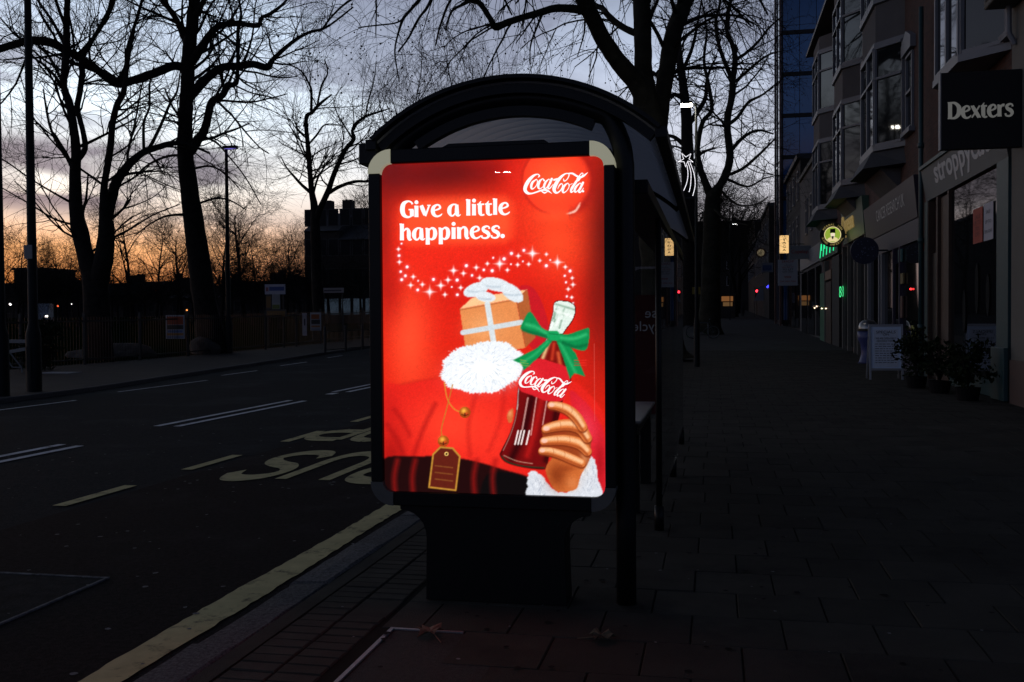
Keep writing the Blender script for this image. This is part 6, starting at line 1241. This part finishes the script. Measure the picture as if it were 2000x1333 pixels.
nb_ = empty('neon_sign', (4.9, 96, 4), 'small blue neon sign far up the street', 'neon sign'); p = at(1509, 562, 101); b = MB(); b.tube(catmull([(p[0]-.55, 101, p[2]), (p[0]-.2, 101, p[2]+.25), (p[0]+.1, 101, p[2]-.2), (p[0]+.5, 101, p[2]+.1)], 5), .11, 6); b.build('neon_tube', EM('blue_neon', (.06, .06, 1.0), 2.0, False), nb_)
aw = empty('awning', (4.6, 108, 3), 'pale awning far up the street beside the blue neon', 'awning'); p = at(1490, 575, 110); MB().add([(p[0]-.9, 110, p[2]-.7), (p[0]+.9, 110, p[2]-.7), (p[0]+.9, 111.5, p[2]+.9), (p[0]-.3, 111.5, p[2]+.9), (p[0]+.9, 110, p[2]-.7)], [(0, 1, 2, 3)]).build('canvas', m_upvc, aw); MB().bar((p[0]-.9, 110, p[2]-.7), (p[0]-.9, 110, tz(110)), .05, .05).build('pole', m_iron, aw)
# traffic light
p = at(1478, 569, 120); tl = empty('traffic_light', (p[0], 120, tz(120)), 'distant traffic light showing red', 'traffic light'); MB().tube([(p[0], 120, tz(120)), (p[0], 120, p[2]+.3)], .06, 8).build('pole', m_iron, tl); MB().box(p[0]-.2, p[0]+.2, 119.7, 120, p[2]-.9, p[2]+.3).build('head', m_black, tl); disc('red_lens', p[0], p[2], .15, 119.66, 119.699, EM('red_signal', (1, .03, .05), 5), tl, 16)
p = at(1274, 577, 70); tg = empty('traffic_light', (p[0], 70, tz(70)), 'traffic light showing a green arrow seen through the shelter glass', 'traffic light'); MB().tube([(p[0], 70.1, tz(70)), (p[0], 70.1, p[2]+.7)], .06, 8).build('pole', m_iron, tg); MB().box(p[0]-.2, p[0]+.2, 69.9, 70.1, p[2]-.35, p[2]+.95).build('head', m_black, tg); MB().add([(p[0]-.17, 69.88, p[2]-.2), (p[0]+.2, 69.88, p[2]), (p[0]-.17, 69.88, p[2]+.25)], [(0, 1, 2)]).build('green_lens', EM('green_signal', (.05, 1, .25), 3, False), tg)
# lit street lamp with the shooting-star decoration
LY = 30.0; p = at(1361, 700, LY); hx = at(1359, 205, LY); lt = column('lamp_post', (p[0], LY, tz(LY)), hx[2]-tz(LY), .055, 'slim lamp column with a lit white head beside the plane tree')
b = MB(); b.tube([(p[0], LY, hx[2]-.05), (p[0]-.1, LY, hx[2]+.04), (p[0]-.35, LY, hx[2]+.05)], .03, 8); b.build('lamp_arm', m_post, lt)
q0, q1 = at(1329, 205, LY), at(1353, 205, LY); MB().box(q0[0], q1[0], LY-.12, LY+.12, q0[2]+.0, q0[2]+.09).build('lamp_head', m_post, lt, bevel=.02); MB().box(q0[0]+.01, q1[0]-.03, LY-.11, LY+.11, q0[2]-.045, q0[2]-.001).build('lit_lens', EM('lamp_lens', (1, .93, .80), 60), lt)
sd = empty('star_decoration', tuple(at(1345, 340, LY-.12)), 'shooting-star decoration of white lights strung on the lamp column', 'christmas light')
zc = lambda x, y: tuple(at(1180+x/6.667, 200+y/6.667, LY-.12))
m_st = EM('white_string_light', (.95, .93, 1.0), 1.5)
S = [(965, 775), (1035, 740), (1010, 665), (1065, 715), (1130, 670), (1105, 740), (1160, 780), (1090, 768), (1060, 840), (1040, 775), (965, 775)]
def beads(name, P, closed=False):
    b = MB(); P = np.array([zc(*q) for q in P]); s = np.concatenate([[0], np.cumsum(np.linalg.norm(np.diff(P, axis=0), axis=1))])
    for d in np.arange(0, s[-1], .045):
        c_ = [np.interp(d, s, P[:, i]) for i in range(3)]; b.lathe([(0, -.014), (.015, 0), (0, .014)], c_, 6)
    b.tube(P, .006, 4); b.build(name, m_st, sd)
beads('star_outline', S)
for P in ([(1080, 830), (1092, 940), (1075, 1050), (1035, 1155)], [(1095, 790), (1130, 920), (1125, 1080), (1105, 1170)], [(1120, 790), (1170, 930), (1185, 1080), (1155, 1215)]): beads('star_tail', catmull(P, 5))
MB().bar(zc(1040, 1245), zc(1200, 1245), .03, .03).build('bracket', m_iron, sd); MB().bar(zc(1100, 650), zc(1195, 632), .03, .03).build('bracket', m_iron, sd)
# lamp across the road behind the viewer (its image shows in the poster glass)
lz = column('lamp_post', (-15.2, -56, 0), 11.5, .10, 'street lamp across the road behind the viewer'); MB().box(-15.1, -13.3, -56.15, -55.85, 11.55, 11.65).build('lamp_head', m_post, lz); MB().box(-14.5, -13.45, -56.10, -55.90, 11.49, 11.549).build('lit_lens', EM('lamp_lens_back', (1, .97, .9), 320), lz)

# A-board
ab = empty('pavement_sign', (4.1, 25.4, 0), 'white A-board with handwritten notices standing before the teal shop', 'a-board')
a = atg(1700, 742); Ya = a[1]; xa0, xa1 = at(1698, 690, Ya)[0], at(1765, 690, Ya)[0]; zt = at(1730, 634, Ya)[2]; zm = at(1730, 722, Ya)[2]; zg = tz(Ya)
m_abf = M('silver_frame', (.38, .40, .43), .4, .5); m_paper = M('blue_white_paper', (.62, .76, .95), .8)
lean = .12
def apt(x, z, o_=0.0): f_ = (z-zg)/(zt-zg); return (x, Ya+lean*f_-o_, z)
for x in (xa0, xa1-.045): MB().bar(apt(x+.022, zg), apt(x+.022, zt), .045, .04).build('side_frame', m_abf, ab)
for z in (zm, zt-.025): MB().bar(apt(xa0+.046, z), apt(xa1-.046, z), .04, .05).build('cross_frame', m_abf, ab)
sh_ = MB().add([apt(xa0+.04, zm), apt(xa1-.04, zm), apt(xa1-.04, zt-.03), apt(xa0+.04, zt-.03)], [(0, 1, 2, 3)]).build('face', m_paper, ab)
MB().add([apt(xa0+.11, zm+.06, .004), apt(xa1-.11, zm+.06, .004), apt(xa1-.11, zt-.12, .004), apt(xa0+.11, zt-.12, .004)], [(0, 1, 2, 3)]).build('notice', M('grey_notice', (.60, .68, .80), .8, var=.12, scale=6), ab)
for i, (t_, zf, w_, h) in enumerate((('SPECIALS', .93, .8, .05), ('ON', .86, .25, .035), ('WE ARE OPEN DAILY', .76, .85, .035), ('DELICIOUS THINGS', .69, .75, .035))):
    z = zm+.06+(zt-.12-zm-.06)*zf; fy = np.array(apt(0, zt))-np.array(apt(0, zg)); fy = fy/np.linalg.norm(fy); o3 = apt((xa0+xa1)/2, z, .010)
    text_mesh('handwriting', t_, 1, m_ink, frame(o3, (1, 0, 0), fy), ab, fit=((xa1-xa0-.22)*w_, h*1.3), bold=.0)
b = MB()
for i in range(9):
    z = zm+.06+(zt-.12-zm-.06)*(.6-.062*i); x = xa0+.14
    while x < xa1-.18:
        w_ = random.uniform(.03, .09); b.add([apt(x, z, .008), apt(x+w_, z, .008), apt(x+w_, z+.016, .008), apt(x, z+.016, .008)], [(0, 1, 2, 3)]); x += w_+.02
b.build('small_print', M('faded_ink', (.10, .12, .16), .8), ab)
for x in (xa0+.02, xa1-.02): MB().bar((x, Ya+.55, zg), (x, Ya+lean+.06, zt-.02), .035, .035).build('rear_leg', m_abf, ab)
MB().box(xa0+.05, xa1-.05, Ya+.30, Ya+.32, zg+.35, zg+.38).build('rear_brace', m_abf, ab)
# litter bin with domed lid
bp = at(1692, 716, 32.0); bz = tz(32); bn = empty('litter_bin', (bp[0]+.05, 32, bz), 'blue litter bin with a domed steel lid behind the A-board', 'bin'); c_ = (bp[0]+.05, 32, bz); m_bin = M('blue_bin', (.035, .05, .17), .45, var=.15, scale=5)
MB().lathe([(0, 0), (.30, 0), (.26, .06), (.20, .3), (.22, .55), (.30, .75), (.31, .98), (0, .98)], c_, 22).build('body', m_bin, bn, smooth=True); MB().lathe([(.315, .98), (.33, 1.0), (.33, 1.05), (.30, 1.05), (.30, .985)], c_, 22).build('collar', m_iron, bn)
MB().lathe([(.29, 1.06), (.285, 1.12), (.25, 1.22), (.17, 1.30), (.0, 1.34)], c_, 22).build('dome', M('steel_dome', (.25, .25, .25), .3, .9), bn, smooth=True)
# potted shrubs
for (u, v, h, w_, sd_, lb_) in ((1790, 758, .95, .36, 31, 'dark potted shrub right beside the A-board'), (1835, 768, .72, .42, 32, 'bushy dark potted shrub before the teal shop door'), (1890, 783, .85, .30, 33, 'potted shrub under the teal shop window')):
    p = atg(u, v); leafy('potted_shrub', (min(p[0], 4.45), p[1], p[2]), h, w_, 700, m_leaf, lb_, 'potted plant', .22, 'potted shrubs outside the teal shop', sd_, .05)
# bicycle at a stand
bk = empty('bicycle', (-.35, 52, tz(52)), 'dark bicycle parked beside the street tree', 'bicycle'); W0, W1 = at(1393, 643, 52.0), at(1352, 643, 52.0); rw = .335; zb = tz(52)+rw
def ring(c_, r, t, n=28): return [(c_[0]+r*math.cos(q), c_[1], c_[2]+r*math.sin(q)) for q in np.linspace(0, 2*math.pi, n)]
cw = [np.array([W0[0], 52.0, zb]), np.array([W1[0], 52.0, zb])]
for c_ in cw:
    wh = MB().tube(ring(c_, rw-.02, 0), .022, 6, False).build('tyre', m_iron, bk, smooth=True); sp = MB()
    for q in np.linspace(0, 2*math.pi, 16, endpoint=False): sp.tube([c_, c_+np.array([math.cos(q), 0, math.sin(q)])*(rw-.04)], .003, 3)
    sp.build('spokes', m_tr, wh); MB().tube(ring(c_, rw-.05, 0), .010, 5, False).build('rim', m_tr, wh, smooth=True)
d_ = np.sign(cw[0][0]-cw[1][0]); mid = (cw[0]+cw[1])/2; bbk = mid+(-.05*d_, 0, -.03); seat_ = bbk+np.array([-.18*d_, 0, .5]); hd_ = cw[0]+np.array([-.2*d_, 0, .48])
fr_ = MB()
for a_, b_ in ((bbk, seat_), (seat_, hd_), (bbk, hd_+np.array([.03*d_, 0, -.12])), (bbk, cw[1]), (seat_, cw[1]), (hd_+np.array([0, 0, .1]), cw[0])): fr_.tube([a_, b_], .016, 6)
fr_.build('frame', M('bicycle_paint', (.03, .04, .05), .3), bk); MB().box(seat_[0]-.13, seat_[0]+.13, 51.93, 52.07, seat_[2]+.06, seat_[2]+.11).build('saddle', m_iron, bk, bevel=.02); MB().tube([seat_, seat_+(0, 0, .07)], .013, 6).build('seat_post', m_tr, bk)
MB().tube([hd_+np.array([0, -.28, .16]), hd_+np.array([.04*d_, 0, .18]), hd_+np.array([0, .28, .16])], .013, 6).build('handlebar', m_tr, bk)
sf = empty('cycle_stand', (-.8, 52.3, tz(52)), 'low steel cycle stand behind the parked bicycle', 'cycle stand'); xs0 = at(1356, 640, 52.4)[0]; MB().tube(catmull([(xs0, 52.4, tz(52)), (xs0, 52.4, tz(52)+.72), (xs0+.08, 52.4, tz(52)+.8), (xs0+.62, 52.4, tz(52)+.8), (xs0+.7, 52.4, tz(52)+.72), (xs0+.7, 52.4, tz(52))], 4), .025, 8).build('hoop', m_tr, sf, smooth=True)
# kiosk with orange light, path light
p = at(1421, 618, 104); zk = tz(104); ks = empty('street_kiosk', (p[0], 104, zk), 'small kiosk with an orange-lit top far up the pavement', 'kiosk')
MB().box(p[0]-.75, p[0]+.75, 104, 105.2, zk-.1, zk+2.4).build('cabin', M('dark_kiosk', (.03, .022, .018), .7), ks); MB().box(p[0]-.85, p[0]+.85, 103.85, 105.3, zk+2.401, zk+2.55).build('roof', m_iron, ks)
for i, (x0, x1, z0, z1) in enumerate(((-.6, .55, 1.75, 2.25), (-.45, .5, 1.25, 1.65))): MB().box(p[0]+x0, p[0]+x1, 103.96, 103.99, zk+z0, zk+z1).build('lit_panel', EM('orange_panel_%d' % i, (.5, .2, .06) if i == 0 else (.3, .16, .06), .35, False), ks)
p = at(1389, 604, 84); bl = empty('bicycle_lamp', (p[0], 84, p[2]), 'single bright white lamp low beside the street tree', 'light'); MB().lathe([(0, -.08), (.08, -.03), (.08, .05), (0, .09)], tuple(p), 10).build('lens', EM('bright_spot', (1, .95, .8), 10, False), bl); MB().tube([(p[0], 84.1, tz(84)), (p[0], 84.1, p[2])], .03, 6).build('stalk', m_iron, bl)
p2 = at(1389, 613, 84); MB().lathe([(0, -.05), (.05, 0), (0, .05)], tuple(p2), 8).build('red_lens', EM('red_spot', (1, .25, .12), 1.5, False), bl)
p = at(1436, 438, 96); ol = empty('street_lamp', (p[0]-.4, 96, tz(96)), 'tiny lit street lamp among the branches far up the street', 'street lamp'); MB().tube([(p[0]-.5, 96, tz(96)), (p[0]-.5, 96, p[2]+.1), (p[0], 96, p[2]+.12)], .05, 6).build('column', m_post, ol); MB().box(p[0]-.22, p[0]+.22, 95.9, 96.1, p[2]-.05, p[2]+.06).build('lantern', EM('far_lantern', (1, .97, .95), 4, False), ol)
# person walking far up the pavement
def person(p, h, label, c_top, c_leg, seed):
    x, y, z = p; k = h/1.72; root = empty('person', p, label, 'person')
    J = {'pelvis': (0, 0, .95, .15), 'chest': (0, 0, 1.30, .17), 'neck': (0, 0, 1.48, .07), 'head0': (0, 0, 1.56, .085), 'head1': (0, 0, 1.68, .085),
         'lh': (-.09, 0, .90, .10), 'lk': (-.10, -.12, .50, .075), 'la': (-.10, .05, .09, .05), 'lt': (-.10, -.10, .04, .045), 'rh': (.09, 0, .90, .10), 'rk': (.10, .02, .50, .075), 'ra': (.10, .26, .12, .05), 'rt': (.10, .12, .04, .045),
         'ls': (-.18, 0, 1.42, .08), 'le': (-.25, .06, 1.14, .06), 'lw': (-.24, -.06, .90, .045), 'rs': (.18, 0, 1.42, .08), 're': (.25, -.02, 1.14, .06), 'rw': (.24, -.16, .92, .045)}
    E_ = [('pelvis', 'chest'), ('chest', 'neck'), ('neck', 'head0'), ('head0', 'head1'), ('pelvis', 'lh'), ('lh', 'lk'), ('lk', 'la'), ('la', 'lt'), ('pelvis', 'rh'), ('rh', 'rk'), ('rk', 'ra'), ('ra', 'rt'), ('chest', 'ls'), ('ls', 'le'), ('le', 'lw'), ('chest', 'rs'), ('rs', 're'), ('re', 'rw')]
    nm = list(J); me = bpy.data.meshes.new('body'); me.from_pydata([(x+J[n][0]*k, y+J[n][1]*k, z+J[n][2]*k) for n in nm], [(nm.index(a_), nm.index(b_)) for a_, b_ in E_], [])
    me.materials.append(M('dark_coat', c_top, .9)); o = meshobj('body', me, root); md = o.modifiers.new('skin', 'SKIN')
    for i, n in enumerate(nm): me.skin_vertices[0].data[i].radius = (J[n][3]*k, J[n][3]*k); me.skin_vertices[0].data[i].use_root = (n == 'pelvis')
    s_ = o.modifiers.new('sub', 'SUBSURF'); s_.levels = 1; s_.render_levels = 1
    return root
p = atg(1451, 612.5); Yp = 112; xp = at(1451, 600, Yp)[0]; person((xp, Yp, tz(Yp)), 1.72, 'person in dark clothes walking far up the pavement', (.02, .02, .024), (.015, .015, .02), 1)
p = at(1360, 568, 62); ys_ = empty('parking_plate', (p[0], 62, p[2]), 'small yellow plate on a pole beside the street tree', 'sign'); MB().box(p[0]-.25, p[0]+.25, 62, 62.02, p[2]-.22, p[2]+.22).build('plate', M('yellow_plate', (.20, .15, .02), .7), ys_); MB().tube([(p[0], 62.05, tz(62)), (p[0], 62.05, p[2]+.2)], .03, 6).build('pole', m_iron, ys_)
# left-hand frontages far up the street, seen through the shelter
for i, (ya, yb, h, lb_) in enumerate(((104, 122, 9, 'far dark frontage on the left of the street seen under the shelter roof'), (122.3, 145, 11, 'taller far frontage on the left of the street end'), (176, 184, 15, 'dark building closing the top of the street'))):
    x1 = -19.0 if i < 2 else 12.0; x0 = -32 if i < 2 else -19
    r_ = empty('far_building', ((x0+x1)/2, ya, tz(ya)), lb_, 'building'); MB().box(x0, x1, ya, yb, tz(ya)-.5, tz(ya)+h).build('wall', m_brk, r_); MB().box(x0-.2, x1+.2, ya-.2, yb+.2, tz(ya)+h+.001, tz(ya)+h+.4).build('parapet', m_slate, r_)
    for k in range(5):
        x = x0+(x1-x0)*(k+.5)/5
        for z0 in (1.2, 4.2, 7.0): wi = MB().box(x-.6, x+.6, ya-.03, ya-.004, tz(ya)+z0, tz(ya)+z0+1.6).build('window', m_stuc, r_); MB().box(x-.5, x+.5, ya-.05, ya-.032, tz(ya)+z0+.1, tz(ya)+z0+1.5).build('pane', m_pane, wi)
